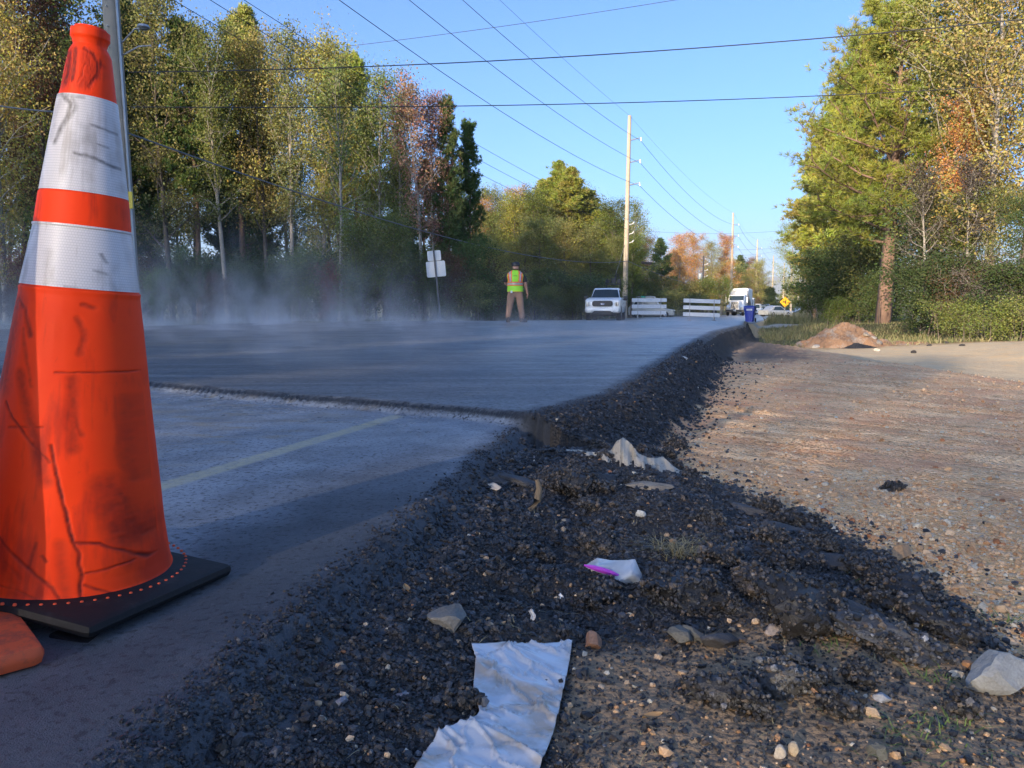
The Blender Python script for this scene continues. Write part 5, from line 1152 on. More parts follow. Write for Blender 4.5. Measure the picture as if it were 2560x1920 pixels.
# thin marker post in the grass
mp = D(2210 - 13, 790, 37); o = setp(MB().tube([(0, 0, 0), (0, 0, 1.0)], .02, 6).build("marker_post", M_BLACK), "thin dark marker post in the grass left of the big pine trunk", "post"); o.location = (mp.x, 37, gz1(mp.x, 37))

# dirt mound
def mound(name, cx, cy, rx, ry_, H, seed, mat, label, cat, rough=.16, n=90):
    A = np.linspace(-1.25, 1.25, n); XX, YY = np.meshgrid(A, A); r = np.sqrt(XX ** 2 + YY ** 2) * (1 + .16 * fbm(XX * 1.7, YY * 1.7, seed, 3))
    h = np.clip(1 - r, -0.2, 1) ** 1.0; h = np.where(r < 1, (1 - r) ** .85, (1 - r) * .6); cell = np.abs(fbm(XX * 4.5, YY * 4.5, seed + 1, 4)); z = H * h + H * rough * (fbm(XX * 3, YY * 3, seed + 2, 4) - cell * .8) * np.clip(h * 3, 0, 1) + H * .05 * fbm(XX * 22, YY * 22, seed + 5, 2) * np.clip(h * 3, 0, 1)
    xw = cx + XX * rx; yw = cy + YY * ry_; zw = zt(xw, yw) + z - .02; ii = np.arange(n * n).reshape(n, n); F = np.stack([ii[:-1, :-1], ii[:-1, 1:], ii[1:, 1:], ii[1:, :-1]], -1).reshape(-1, 4)
    return setp(link(name, fast_mesh(name, np.stack([xw, yw, zw], -1).reshape(-1, 3), F, mat, False)), label, cat)
g = N("clay_heap"); n1 = g.noise(3, 6, .7); n2 = g.noise(25, 4); g.base(g.mix(g.ramp(n1, [(.50, 0), (.66, .9)]), g.mix(n2, (.20, .11, .065), (.38, .23, .13)), g.mix(n2, (.22, .19, .16), (.40, .36, .31)))); g.rough(.95); g.bump(n2, .8, .03); M_CLAY = g.m
mp = on_ground(*q(1855, 752)); pass
mound("dirt_mound", mp.x, mp.y + 1.1, 1.5, 1.15, .76, 3, M_CLAY, "heap of orange clay soil beside the gravel drive", "dirt mound", .30)
mound("dirt_mound", mp.x + 2.0, mp.y + 1.5, 1.1, .6, .14, 8, M_CLAY, "low spread of orange soil to the right of the clay heap", "dirt mound", .5, 50)
mound("asphalt_heap", mp.x - .05, mp.y + .1, .66, .30, .17, 5, M_CRUMB if False else simple("black_heap", (.02, .02, .023), .7, bump=.8), "low black heap of asphalt in front of the clay heap", "asphalt heap", .35, 60)
for k, (u, v, s_, lab) in enumerate(((1910, 738, .32, "grey broken slab on the right flank of the clay heap, upper one"), (1925, 750, .34, "grey broken slab on the right flank of the clay heap, lower one"), (1895, 722, .30, "grey rock near the crest of the clay heap"), (1765, 752, .28, "pale stone left of the black heap"), (1895, 758, .20, "pale stone just right of the black heap"), (1745, 745, .2, "brown clod left of the clay heap"))):
    rr_ = on_ground(*q(u, v)); o = lump("rock", u, v, (s_, s_ * .6, s_ * .5), lab, "rock", ST, 500 + k, "rock", ((.30, .28, .25), (.30, .28, .25), (.33, .29, .24), (.45, .44, .42), (.45, .42, .37), (.25, .16, .10))[k])
    if k < 3: o.location = (mp.x + (.62, .80, .42)[k], mp.y + (.55, .45, .50)[k], gz1(mp.x, mp.y) + (.22, .10, .36)[k])
rg = np.random.default_rng(9)
for k, (u, v) in enumerate(((2045, 742), (2010, 748), (1975, 762), (2080, 748), (1745, 742))):
    lump("asphalt_chunk", u, v, (.14, .10, .07), "one of the black clods lying on the pale drive near the clay heap", "asphalt chunk", AS, 520 + k, "asphalt", K, group="black clods on the drive")
lump("rock", 1616, 786, (.13, .09, .05), "brown clod on the red dirt near the far mat edge", "rock", ST, 530, "rock", (.25, .15, .09))
lump("asphalt_chunk", 1575, 778, (.11, .09, .05), "small dark clod on the red dirt near the far mat edge", "asphalt chunk", AS, 531, "asphalt", K)
lump("rock", 2060, 850, (.12, .08, .02), "grey flat stone lying on the red dirt at right", "rock", ST, 532, "rock", (.35, .34, .30))

# ------------------------------------------------------------------ vehicles
def sect(y, hw, z0, z1, r=.12, crown=.03, n=5):
    """closed section in the x-z plane at depth y, bottom to top"""
    P = []
    for qx, qz, a0 in ((1, 1, 0), (-1, 1, 90), (-1, -1, 180), (1, -1, 270)):
        for k in range(n):
            a = R_(a0 + 90 * k / (n - 1)); cx = qx * (hw - r); cz = (z1 - r) if qz > 0 else (z0 + r); x = cx + r * math.cos(a); z = cz + r * math.sin(a); P.append((x, y, z + (crown * (1 - (x / hw) ** 2) if qz > 0 else 0)))
    return P
def wheel(root, x, y, r, w, name="wheel"):
    b = MB(); b.lathe([(r * .55, -w / 2), (r * .93, -w / 2), (r, -w * .35), (r, w * .35), (r * .93, w / 2), (r * .55, w / 2)], 24, 0, 'X', (0, 0, 0)); t = b.build("tyre", M_TYRE, None, True)
    rim = MB(); s = 1 if x > 0 else -1; rim.lathe([(.0, s * w * .30), (r * .25, s * w * .32), (r * .50, s * w * .20), (r * .58, s * w * .46)], 20, 0, 'X')
    for k in range(6):
        a = k * math.pi / 3; rim.tube([(s * w * .40, 0, 0), (s * w * .38, r * .52 * math.cos(a), r * .52 * math.sin(a))], [.05, .035], 5)
    wo_ = bpy.data.objects.new(name, None); COL.objects.link(wo_); wo_.parent = root; wo_.location = (x, y, r); t.parent = wo_; rm = rim.build("rim", M_CHROME, wo_, True)
def pickup(root, paint, hero=False, L=5.9, W=1.01):
    # front at -y.  body tub
    S_ = [sect(-2.93, W * .84, .50, 1.06, .10, .02), sect(-2.88, W * .95, .44, 1.15, .12, .03), sect(-2.70, W * .99, .44, 1.22, .12, .05), sect(-2.2, W, .44, 1.27, .12, .06), sect(-1.35, W, .44, 1.33, .12, .06), sect(-.9, W, .44, 1.33, .10, .02), sect(2.7, W * .99, .46, 1.36, .10, .0), sect(2.95, W * .96, .54, 1.34, .10, .0)]
    b = MB(); b.loft(S_); body = b.build("body", paint, root, True)
    C_ = [sect(-1.05, W * .86, 1.15, 1.20, .02, .01), sect(-.30, W * .74, 1.15, 1.84, .06, .04), sect(.1, W * .74, 1.15, 1.92, .07, .04), sect(.95, W * .74, 1.15, 1.92, .07, .04), sect(1.22, W * .76, 1.15, 1.82, .06, .03), sect(1.32, W * .80, 1.15, 1.25, .02, .0)]
    b = MB(); b.loft(C_); b.build("cab", paint, root, True)
    # windshield, side glass
    b = MB(); b.loft([[(-W * .80, -1.00, 1.335), (0, -1.06, 1.335), (W * .80, -1.00, 1.335), (W * .80, -.90, 1.335), (-W * .80, -.90, 1.335)], [(-W * .67, -.42, 1.815), (0, -.47, 1.835), (W * .67, -.42, 1.815), (W * .67, -.30, 1.815), (-W * .67, -.30, 1.815)]]); b.build("windshield", M_GLASS, root)
    for s in (-1, 1):
        b = MB(); b.loft([[(s * W * .845, -.72, 1.26), (s * W * .745, -.27, 1.78), (s * W * .74, .20, 1.80), (s * W * .83, .20, 1.26)], [(s * W * .87, -.72, 1.26), (s * W * .765, -.27, 1.78), (s * W * .76, .20, 1.80), (s * W * .85, .20, 1.26)]]); b.build("side_window", M_GLASS, root)
        b = MB(); b.loft([[(s * W * .83, .27, 1.26), (s * W * .74, .27, 1.80), (s * W * .74, .98, 1.78), (s * W * .83, 1.02, 1.26)], [(s * W * .85, .27, 1.26), (s * W * .76, .27, 1.80), (s * W * .76, .98, 1.78), (s * W * .85, 1.02, 1.26)]]); b.build("side_window", M_GLASS, root)
        b = MB(); b.box((s * (W + .15), -.78, 1.30), (.22, .10, .26), 0, 0, .03); b.tube([(s * W * .9, -.75, 1.24), (s * (W + .1), -.77, 1.24)], .03, 6); b.build("mirror", M_BLACK, root, True)
        b = MB(); b.box((s * W * .79, -2.90, .94), (.24, .12, .24), 0, s * -.25, .03); hl = b.build("headlight", M_LAMP, root, True)
        b = MB(); b.box((s * W * .79, -2.955, .95), (.10, .02, .20), 0, s * -.25, .01); b.build("reflector", M_CHROME, hl)
        b = MB(); b.box((s * W * .79, -2.955, .60), (.22, .05, .09), 0, s * -.2, .02); b.build("fog_light", M_GLASS, root)
        b = MB(); b.box((s * W * .998, .1, .75), (.012, .03, .03)); b.box((s * W * 1.003, .05, 1.02), (.02, .18, .04), 0, 0, .008); b.build("door_handle", M_BLACK, root)
        for y_ in (-1.95, 1.85):
            b = MB(); a = [(.47 * math.cos(t), .47 * math.sin(t)) for t in np.linspace(-.15, math.pi + .15, 16)]; b.loft([[(s * W * .90, y_ + p[0], .40 + p[1]) for p in a] + [(s * W * .90, y_ - p[0] * .0, .36) for p in a[:1]], [(s * (W + .004), y_ + p[0], .40 + p[1]) for p in a] + [(s * (W + .004), y_, .36) for p in a[:1]]]); b.build("wheel_arch", M_BLACK, root)
            wheel(root, s * (W - .14), y_, .40, .28)
    # grille, emblem, bumper, lower intake, plate
    b = MB(); rplate(b, 0, .97, 1.16, .32, .13, -2.985, .06); gr_ = b.build("grille", M_BLACK, root)
    b = MB()
    for k in range(3): rplate(b, 0, .86 + .09 * k, .98, .014, .006, -2.992, .006)
    b.build("grille_bars", simple("grille_grey", (.06, .06, .065), .4), gr_)
    b = MB(); P = [(.125 * math.cos(t), .052 * math.sin(t)) for t in np.linspace(0, 6.283, 20, endpoint=False)]; b.loft([[(p[0], -3.012, .95 + p[1]) for p in P], [(p[0], -2.993, .95 + p[1]) for p in P]]); em = b.build("emblem", simple("emblem_blue", (.10, .17, .38), .3), gr_)
    if hero:
        cu = bpy.data.curves.new("emblem_lettering", 'FONT'); cu.body = "Ford"; cu.size = .085; cu.align_x = 'CENTER'; cu.align_y = 'CENTER'; cu.extrude = .002; cu.shear = .3
        t_ = bpy.data.objects.new("emblem_lettering", cu); COL.objects.link(t_); t_.parent = root; t_.location = (0, -3.016, .95); t_.rotation_euler = (R_(90), 0, 0); cu.materials.append(M_CHROME)
        me_ = bpy.data.meshes.new_from_object(t_); bpy.data.objects.remove(t_); link("emblem_lettering", me_, em).location = (0, -3.016, .95); em.children[-1].rotation_euler = (R_(90), 0, 0)
    b = MB(); b.loft([sect(-3.03, W * .72, .52, .70, .06, 0), sect(-3.00, W * .90, .50, .72, .08, 0), sect(-2.85, W * .99, .48, .73, .08, 0), sect(-2.6, W * 1.0, .48, .72, .06, 0)]); b.build("bumper", paint, root, True)
    b = MB(); b.loft([[(-.62, -3.04, .36), (.62, -3.04, .36), (.46, -3.05, .56), (-.46, -3.05, .56)], [(-.72, -2.70, .34), (.72, -2.70, .34), (.56, -2.70, .60), (-.56, -2.70, .60)]]); b.build("air_intake", M_BLACK, root)
    b = MB(); b.box((0, -.1, .33), (1.5, 5.2, .12)); b.tube([(-.75, 1.85, .40), (.75, 1.85, .40)], .07, 8); b.tube([(-.75, -1.95, .38), (.75, -1.95, .38)], .05, 8); b.build("chassis", M_BLACK, root)
    b = MB()
    for k in (-1, 1): b.loft([[(k * .30, -2.6, 1.175), (k * .42, -2.6, 1.172), (k * .42, -2.6, 1.16), (k * .30, -2.6, 1.16)], [(k * .36, -1.3, 1.305), (k * .48, -1.3, 1.30), (k * .48, -1.3, 1.25), (k * .36, -1.3, 1.25)]])
    b.build("bonnet_ridges", paint, root)
    for s in (-1, 1): b = MB(); b.box((s * W * .93, 2.97, 1.05), (.10, .03, .35)); b.build("tail_light", simple("tail_red", (.4, .02, .02), .3), root)
tp = D(1516, 801, 46.5); o = empty("pickup_truck", (tp.x, 46.5, gz1(tp.x, 46.5)), "white pickup truck facing the camera on the road beside the tall pole", "pickup truck", rotz=R_(-11.5))
pickup(o, M_WHITE, True)
b = MB()
bt = empty("equipment_rack", (tp.x + .75, 49.2, gz1(tp.x, 49) + 1.62), "tangle of black equipment standing up behind the cab of the white pickup", "equipment")
b = MB(); b.box((0, 0, .62), (.95, .5, .06)); b.box((-.38, 0, .80), (.16, .3, .22), 0, .2); b.box((.36, 0, .82), (.20, .3, .26), 0, -.3); b.box((0, 0, .85), (.24, .3, .30))
for s in (-.42, .42): b.tube([(s, 0, -.95), (s, 0, .65)], .03, 6)
b.build("frame", M_BLACK, bt)
b = MB()
for k, (x0, x1, h) in enumerate(((-.5, -.3, .95), (-.2, -.05, 1.0), (.1, .2, 1.2), (.25, .42, 1.1), (.5, .38, .95))): b.tube([(x0, 0, .68), (x1, .05, h * .93), (x1 - .1, 0, h)], .035, 6)
b.tube([(.22 + .12 * math.cos(t), 0, 1.12 + .14 * math.sin(t)) for t in np.linspace(-.4, 3.6, 12)], .028, 6); b.build("hoses", M_BLACK, bt, True)
def car(root, paint, H=1.5, W=.9, suv=False):
    z = .78 if not suv else .95
    b = MB(); b.loft([sect(-2.3, W * .8, .3, z - .18, .1), sect(-2.2, W * .95, .25, z - .1, .12), sect(-1.2, W, .25, z + .05, .12), sect(1.6, W, .25, z + .1, .12), sect(2.25, W * .92, .3, z + (.08 if not suv else .1), .12)]); b.build("body", paint, root, True)
    e_ = 1.9 if suv else 1.3; b = MB(); b.loft([sect(-1.1, W * .85, z - .1, z + .02, .02), sect(-.35, W * .72, z - .1, H - .05, .06), sect(.2, W * .74, z - .1, H, .08), sect(e_ - .4, W * .74, z - .1, H - .04, .08), sect(e_ + .3, W * .82, z - .1, z + .1, .02)]); b.build("roof", paint, root, True)
    b = MB(); b.loft([[(-W * .78, -1.08, z + .08), (W * .78, -1.08, z + .08), (W * .78, -1.04, z + .06), (-W * .78, -1.04, z + .06)], [(-W * .64, -.42, H - .10), (W * .64, -.42, H - .10), (W * .64, -.36, H - .12), (-W * .64, -.36, H - .12)]]); b.build("windshield", M_GLASS, root)
    for s in (-1, 1):
        b = MB(); b.loft([[(s * W * .80, -.8, z + .10), (s * W * .70, -.25, H - .12), (s * W * .72, e_ - .5, H - .14), (s * W * .82, e_ - .1, z + .12)], [(s * W * .88, -.8, z + .10), (s * W * .765, -.25, H - .12), (s * W * .775, e_ - .5, H - .14), (s * W * .89, e_ - .1, z + .12)]]); b.build("side_window", M_GLASS, root)
        b = MB(); b.box((s * W * .72, -2.27, z - .2), (.34, .10, .15), 0, s * -.3, .03); b.build("headlight", M_LAMP, root, True)
        b = MB(); b.box((s * (W + .08), -.75, z + .14), (.18, .1, .13), 0, 0, .02); b.build("mirror", M_BLACK, root)
        for y_ in (-1.4, 1.35): wheel(root, s * (W - .10), y_, .33, .22)
    b = MB(); rplate(b, 0, z - .27, .9, .20, .05, -2.33, .04); b.build("grille", M_BLACK, root)
    b = MB(); b.box((0, 0, .22), (1.4, 4.0, .1)); b.build("chassis", M_BLACK, root)
RDIR = R_(-23)
def on_road(u, d): p = D(u, 790, d); return (p.x, d, gz1(p.x, d))
# lorry
o = empty("lorry", on_road(1844, 106), "white conventional lorry with a raised white load waiting in the oncoming lane", "lorry", rotz=RDIR)
b = MB(); b.loft([sect(-3.4, .55, .75, 1.75, .12, .05), sect(-3.3, .62, .70, 1.85, .14, .06), sect(-1.9, .75, .70, 2.0, .14, .05), sect(-1.8, 1.05, .8, 2.05, .1, .03)]); b.build("bonnet", M_WHITE, o, True)
b = MB(); b.loft([sect(-1.8, 1.05, .8, 2.1, .1, .03), sect(-1.5, 1.05, .8, 2.75, .12, .03), sect(.4, 1.1, .8, 2.85, .12, .03)]); b.build("cab", M_WHITE, o, True)
b = MB(); b.loft([[(-.95, -1.83, 2.05), (.95, -1.83, 2.05), (.95, -1.79, 2.05), (-.95, -1.79, 2.05)], [(-.92, -1.56, 2.66), (.92, -1.56, 2.66), (.92, -1.50, 2.66), (-.92, -1.50, 2.66)]]); b.build("windshield", M_GLASS, o)
b = MB(); rplate(b, 0, 1.35, .98, .98, .05, -3.46, .06); gr_ = b.build("grille", M_CHROME, o)
b = MB()
for k in range(9): b.box((-.4 + .1 * k, -3.475, 1.35), (.05, .02, .86))
b.build("grille_bars", M_BLACK, gr_)
for s in (-1, 1):
    b = MB(); b.loft([sect(-3.35, .10, .75, 1.15, .05), sect(-3.2, .22, .70, 1.30, .08), sect(-2.2, .26, .72, 1.45, .1), sect(-1.8, .22, .7, 1.2, .1)]); p = b.build("mudguard", M_WHITE, o, True); p.location = (s * .88, 0, 0)
    b = MB(); b.box((s * .92, -3.38, 1.0), (.30, .10, .26), 0, 0, .04); b.build("headlight", M_LAMP, o, True)
    b = MB(); b.box((s * 1.38, -1.7, 2.1), (.18, .08, .75), 0, 0, .03); b.tube([(s * 1.05, -1.6, 2.4), (s * 1.38, -1.7, 2.4)], .02, 5); b.build("mirror", M_CHROME, o)
    b = MB(); b.tube([(s * 1.12, .55, .9), (s * 1.12, .55, 3.4)], .08, 10); b.build("exhaust_stack", M_CHROME, o, True)
    wheel(o, s * .98, -2.6, .52, .30); wheel(o, s * .98, 3.6, .52, .5); wheel(o, s * .98, 4.8, .52, .5)
b = MB(); b.box((0, -3.50, .62), (2.45, .2, .36), 0, 0, .05); b.build("bumper", M_BLACK, o); b = MB(); b.box((0, -3.62, .68), (.32, .02, .16)); b.build("number_plate", M_WHITE, o)
b = MB(); b.box((0, 2.5, .9), (.9, 8.0, .25)); b.build("chassis", M_BLACK, o)
b = MB(); b.box((-.98 + .0, -1.78, 1.7), (.06, .02, .02)); b.build("marker_lamp", simple("amber", (.8, .35, .02), .3), o)
b = MB(); b.loft([[(-1.1, .9, 2.9), (1.25, .9, 2.9), (1.25, .9, 3.6), (1.0, .9, 3.75), (-.8, .9, 3.7), (-1.1, .9, 3.3)], [(-1.15, 6.2, 1.2), (1.25, 6.2, 1.2), (1.25, 6.2, 3.6), (1.0, 6.2, 3.8), (-.8, 6.2, 3.8), (-1.15, 6.2, 3.4)]]); b.build("load_cover", simple("white_tarp", (.80, .80, .78), .6, var=.05), o)
# waiting cars
for k, (u, d, paint, H, W, suv, lab) in enumerate(((1870, 118, M_WHITE, 2.6, 1.05, True, "white box van half hidden behind the lorry"), (1889, 128, M_WHITE, 1.75, .98, True, "white car, first of the queue behind the lorry"), (1903, 138, simple("beige_paint", (.33, .33, .27), .3, .3, coat=.5), 1.5, .9, False, "beige silver car behind the white car in the queue"), (1912, 146, simple("dark_paint", (.05, .06, .08), .25, .2, coat=.5), 1.85, 1.0, True, "dark car with a pale bonnet in the middle of the queue"), (1923, 160, M_SILVER, 1.6, .9, True, "last silver car of the queue"))):
    o = empty("waiting_car" if k else "box_van", on_road(u, d), lab, "car" if k else "van", rotz=RDIR); car(o, paint, H, W, suv)
    if k: o["group"] = "cars queueing behind the lorry"
o = empty("silver_car", on_road(1938, 100), "silver car seen from the side in the near lane left of the yellow sign", "car", rotz=R_(120)); car(o, M_SILVER, 1.45, .9)
o = empty("parked_van", on_road(1628, 78), "pale grey van standing behind the nearer barricade", "van", rotz=R_(78)); car(o, simple("van_grey", (.42, .43, .42), .4), 2.2, .95, True)
# ------------------------------------------------------------------ the worker
wx = D(1288, 806, 24); W0 = empty("person", (wx.x, 24, gz1(wx.x, 24)), "worker in lime safety vest, black cap and brown trousers walking away on the asphalt", "person"); W0.scale = (1.14, 1.1, 1.0)
def skin(name, verts, edges, radii, mat, parent, root=0, sub_=2):
    me = bpy.data.meshes.new(name); me.from_pydata(verts, edges, []); me.materials.append(mat); o = link(name, me, parent)
    md = o.modifiers.new("skin", 'SKIN'); md.use_smooth_shade = True
    for i, r in enumerate(radii): me.skin_vertices[0].data[i].radius = (r, r) if not hasattr(r, '__len__') else r
    for i in range(len(verts)): me.skin_vertices[0].data[i].use_root = (i == root)
    s = o.modifiers.new("sub", 'SUBSURF'); s.levels = sub_; s.render_levels = sub_; return o
M_SKIN = simple("skin", (.50, .27, .19), .5, var=.08, scale=12); M_TROU = simple("brown_trousers", (.34, .20, .135), .85, var=.2, scale=9, bump=.4); M_SHIRT = simple("black_shirt", (.018, .018, .020), .85); M_BOOT = simple("work_boots", (.075, .055, .045), .7, var=.3, scale=20)
V_ = [(0, 0, .98), (0, -.01, 1.15), (0, -.01, 1.35), (0, -.01, 1.50), (0, .02, 1.585), (.01, .03, 1.64), (.015, .045, 1.72), (.015, .04, 1.79),
      (-.10, 0, .90), (-.15, .02, .50), (-.19, -.03, .10), (-.19, .09, .04), (.10, 0, .90), (.14, .03, .50), (.20, .05, .10), (.24, .17, .04),
      (.14, 0, 1.49), (.215, 0, 1.45), (.275, .0, 1.20), (.315, .08, .97), (.335, .11, .89), (-.14, 0, 1.49), (-.215, 0, 1.45), (-.265, .03, 1.20), (-.17, .26, 1.14), (-.09, .36, 1.20),
      (.340, .125, .84), (.335, .13, .79)]
E_ = [(0, 1), (1, 2), (2, 3), (3, 4), (4, 5), (5, 6), (6, 7), (0, 8), (8, 9), (9, 10), (10, 11), (0, 12), (12, 13), (13, 14), (14, 15), (3, 16), (16, 17), (17, 18), (18, 19), (19, 20), (3, 21), (21, 22), (22, 23), (23, 24), (24, 25), (20, 26), (26, 27)]
Rd_ = [.14, .13, .15, .10, .062, .075, .098, .075, .09, .065, .045, .045, .09, .065, .045, .045, .075, .062, .050, .036, .028, .075, .062, .050, .036, .030, (.038, .018), (.032, .014)]
body = skin("body", V_, E_, Rd_, M_SKIN, W0)
for k, (dx, L) in enumerate(((-.030, .060), (-.010, .070), (.010, .066), (.028, .052))):
    skin("finger", [(.336 + dx * .3, .118 + dx, .80), (.335 + dx * .3, .125 + dx, .80 - L * .6), (.330 + dx * .2, .14 + dx, .80 - L * 1.1)], [(0, 1), (1, 2)], [.009, .008, .007], M_SKIN, W0, 0, 1)
skin("thumb", [(.325, .09, .85), (.315, .075, .81), (.312, .078, .78)], [(0, 1), (1, 2)], [.011, .009, .008], M_SKIN, W0, 0, 1)
skin("trousers", [(0, 0, .98), (-.105, 0, .86), (-.145, .02, .52), (-.185, -.02, .22), (-.19, -.03, .12), (.105, 0, .86), (.145, .03, .52), (.185, .04, .22), (.20, .055, .10), (0, 0, 1.04)], [(0, 1), (1, 2), (2, 3), (3, 4), (0, 5), (5, 6), (6, 7), (7, 8), (0, 9)], [.175, .125, .095, .082, .085, .125, .095, .085, .09, .165], M_TROU, W0)
skin("shirt", [(0, 0, .92), (0, -.005, 1.1), (0, -.01, 1.3), (0, -.01, 1.48), (0, .0, 1.56), (.15, 0, 1.47), (.23, 0, 1.40), (.275, .0, 1.22), (-.15, 0, 1.47), (-.23, 0, 1.40), (-.268, .03, 1.22)], [(0, 1), (1, 2), (2, 3), (3, 4), (3, 5), (5, 6), (6, 7), (3, 8), (8, 9), (9, 10)], [.178, .17, .18, .13, .07, .09, .082, .072, .09, .082, .072], M_SHIRT, W0)
def foot(x, y, a, z=0):
    b = MB(); b.loft([[(px * w, yy_, z + zz) for px, zz in ((-1, .0), (1, .0), (1.0, h * .5), (.6, h), (-.6, h), (-1.0, h * .5))] for yy_, w, h in ((-.12, .035, .07), (-.09, .048, .16), (-.02, .050, .17), (.05, .052, .10), (.13, .050, .075), (.17, .03, .05))]); o = b.build("boot", M_BOOT, W0, True); o.location = (x, y, 0); o.rotation_euler = (0, 0, R_(a))
foot(-.19, -.01, 3); foot(.215, .09, -35)
M_LIME = simple("lime_vest", (.36, .80, .03), .6, var=.06); M_YV = simple("yellow_vest", (.70, .80, .03), .6, var=.05); M_OR = simple("orange_tape", (.95, .17, .04), .6, var=.05); M_REF = simple("silver_tape", (.48, .45, .44), .35, .3)
V = []; F = []; mi = []; nz_, na_ = 60, 96
zs = np.linspace(.945, 1.60, nz_)
for z in zs:
    w = np.interp(z, [.94, 1.1, 1.3, 1.42, 1.50, 1.56, 1.60], [.215, .208, .218, .238, .225, .15, .09]); dp = np.interp(z, [.94, 1.1, 1.3, 1.45, 1.55, 1.60], [.200, .192, .200, .17, .12, .085])
    for k in range(na_): a = 2 * math.pi * k / na_; V.append((w * math.sin(a), -dp * math.cos(a) - .005, z))
for j_ in range(nz_ - 1):
    for k in range(na_):
        z = (zs[j_] + zs[j_ + 1]) / 2; a = 2 * math.pi * (k + .5) / na_; w = np.interp(z, [.94, 1.3, 1.42, 1.6], [.215, .218, .238, .09]); x = .225 * math.sin(a) if z < 1.45 else w * 1.15 * math.sin(a)
        side = abs(math.sin(a)); yb = 1.16 + 0
        if z > 1.24 and side > .93: continue                     # arm holes
        m = 0
        if 1.12 < z < 1.245: m = 3 if (1.155 < z < 1.21) else 2
        elif z > 1.245:
            xs_ = abs(x) - (z - 1.24) * -.02
            if .085 < xs_ < .195: m = 3 if .118 < xs_ < .155 else 2
            elif xs_ >= .185: m = 1
        elif z < .965: m = 1
        F.append((j_ * na_ + k, j_ * na_ + (k + 1) % na_, (j_ + 1) * na_ + (k + 1) % na_, (j_ + 1) * na_ + k)); mi.append(m)
o = link("safety_vest", fast_mesh("safety_vest", np.array(V), np.array(F), [M_LIME, M_YV, M_OR, M_REF], True, mi=mi), W0); md = o.modifiers.new("t", 'SOLIDIFY'); md.thickness = .006; md.offset = 1
b = MB()
for k in range(5): b.box((-.055 + k * .022 + .004, -.192 , 1.425 + .002 * (k % 2)), (.014, .008, .018))
b.build("vest_print", simple("dark_green_print", (.03, .12, .03), .7), o)
b = MB(); b.box((-.10, -.20, .935), (.05, .012, .07), 0, .3); b.build("cloth_corner", M_WHITE, W0)
b = MB(); b.lathe([(.108, 1.735), (.112, 1.765), (.108, 1.81), (.085, 1.845), (.05, 1.862), (0, 1.868)], 24, c=(.015, .035, 0)); b.loft([[(.015 + .085 * math.cos(t), .10 + .0 + .10 * math.sin(t) * s_, 1.752 - .012 * s_) for t in np.linspace(0, math.pi, 9)] for s_ in (.4, 1.0)], cap=False); b.build("cap", M_BLACK, W0, True)

# ------------------------------------------------------------------ steam over the hot mat, light air haze
def vol_box(name, lo, hi, mat, label, cat):
    b = MB(); b.box(((lo[0] + hi[0]) / 2, (lo[1] + hi[1]) / 2, (lo[2] + hi[2]) / 2), (hi[0] - lo[0], hi[1] - lo[1], hi[2] - lo[2])); return setp(b.build(name, mat), label, cat, kind="stuff")
m, t, n, l = new_mat("steam"); g = N.__new__(N); g.m, g.t, g.n, g.l = m, t, n, l
out = n.new("ShaderNodeOutputMaterial"); pv = n.new("ShaderNodeVolumePrincipled"); l.new(pv.outputs[0], out.inputs['Volume']); pv.inputs['Color'].default_value = (.93, .95, 1, 1); pv.inputs['Anisotropy'].default_value = .2
geo = n.new("ShaderNodeNewGeometry"); sp = n.new("ShaderNodeSeparateXYZ"); l.new(geo.outputs['Position'], sp.inputs[0])
X_, Y_, Z_ = sp.outputs
n1 = g.noise(.45, 4, .6, co=g.mapping((1.5, .9, .42), co=geo.outputs['Position']), dist=.6); n2 = g.noise(1.3, 3, .6, co=g.mapping((1, .8, .8), co=geo.outputs['Position']), dist=.8)
nn = g.math('ADD', g.math('MULTIPLY', n1, .65), g.math('MULTIPLY', n2, .45))
wisp = g.math('MULTIPLY', g.math('SUBTRACT', nn, .565), 11.0, clamp=True)
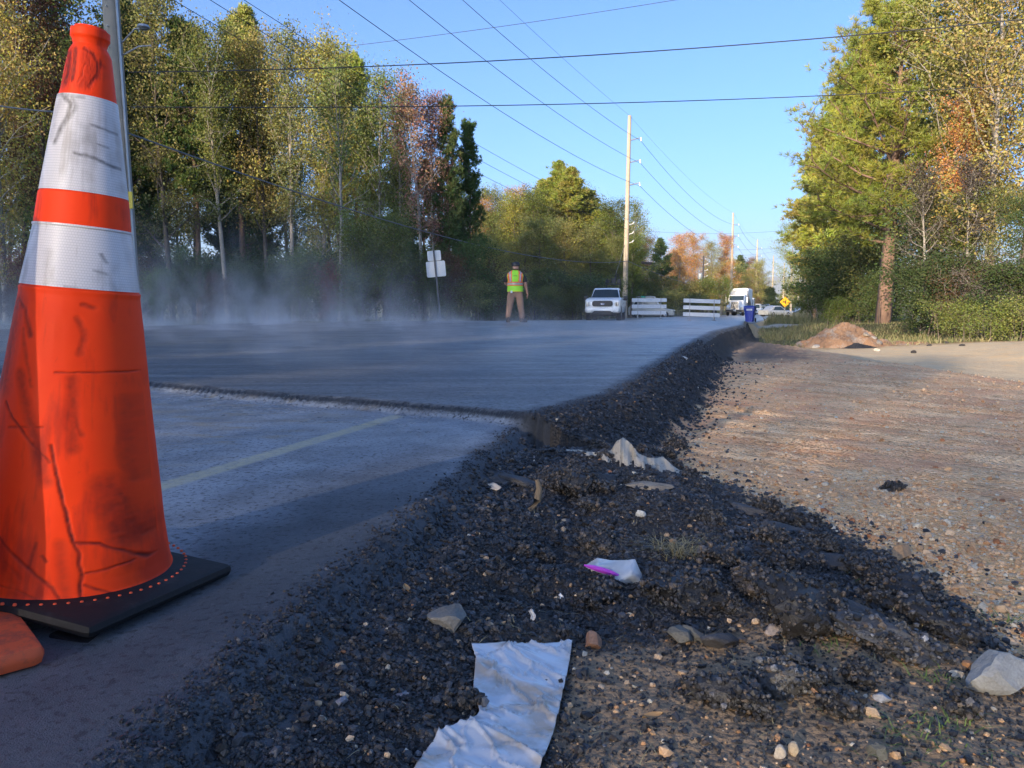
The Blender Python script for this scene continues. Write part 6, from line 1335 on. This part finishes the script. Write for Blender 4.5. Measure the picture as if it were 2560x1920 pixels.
def fall(z, h): return g.math('POWER', 2.718, g.math('MULTIPLY', z, -1.0 / h))
def win(a, b_, v): # smooth ramp via map range
    mr = n.new("ShaderNodeMapRange"); mr.interpolation_type = 'SMOOTHSTEP'; mr.inputs[1].default_value = a; mr.inputs[2].default_value = b_; l.new(v, mr.inputs[0]); return mr.outputs[0]
low_ = g.math('MULTIPLY', g.math('MULTIPLY', fall(Z_, .17), g.math('MULTIPLY_ADD', win(1.0, -3.0, X_), .65, .35)), g.math('MULTIPLY_ADD', wisp, .97, .03))
up_l = g.math('MULTIPLY', g.math('MULTIPLY', win(10, 19, Y_), g.math('MULTIPLY', win(-15, -11, X_), win(-1.0, -6.0, X_))), 1.0)
high = g.math('MULTIPLY', g.math('MULTIPLY', fall(Z_, .75), g.math('MULTIPLY_ADD', up_l, .95, .05)), wisp)
edge_w = g.math('MULTIPLY', win(4.2, 6.5, Y_), g.math('MULTIPLY', win(31.5, 29, Y_), win(3.6, 2.0, Z_)))
edge_w = g.math('MULTIPLY', edge_w, win(-.1, -1.6, g.math('SUBTRACT', X_, g.math('MULTIPLY_ADD', Y_, .34, -1.2))))
dens = g.math('MULTIPLY', g.math('ADD', g.math('MULTIPLY', low_, .40), g.math('MULTIPLY', high, .50)), edge_w)
l.new(dens, pv.inputs['Density'])
vol_box("steam", (-17, 4.0, -.3), (7, 32, 3.7), m, "thin bluish steam drifting up from the hot fresh asphalt", "steam")
try:
    m.cycles.volume_sampling = 'DISTANCE'; m.cycles.volume_step_rate = 1.0
except Exception: pass
sc.cycles.volume_step_rate = 1.0; sc.cycles.volume_max_steps = 64
HAZE = True
if HAZE:
    m2, t2, n2_, l2 = new_mat("haze"); ot = n2_.new("ShaderNodeOutputMaterial"); p2_ = n2_.new("ShaderNodeVolumePrincipled"); p2_.inputs['Color'].default_value = (.9, .94, 1, 1); p2_.inputs['Density'].default_value = .00012; l2.new(p2_.outputs[0], ot.inputs['Volume'])
    vol_box("haze", (-5000, -200, -9.5), (9000, 9000, 330), m2, "pale morning air haze over the whole site", "haze")
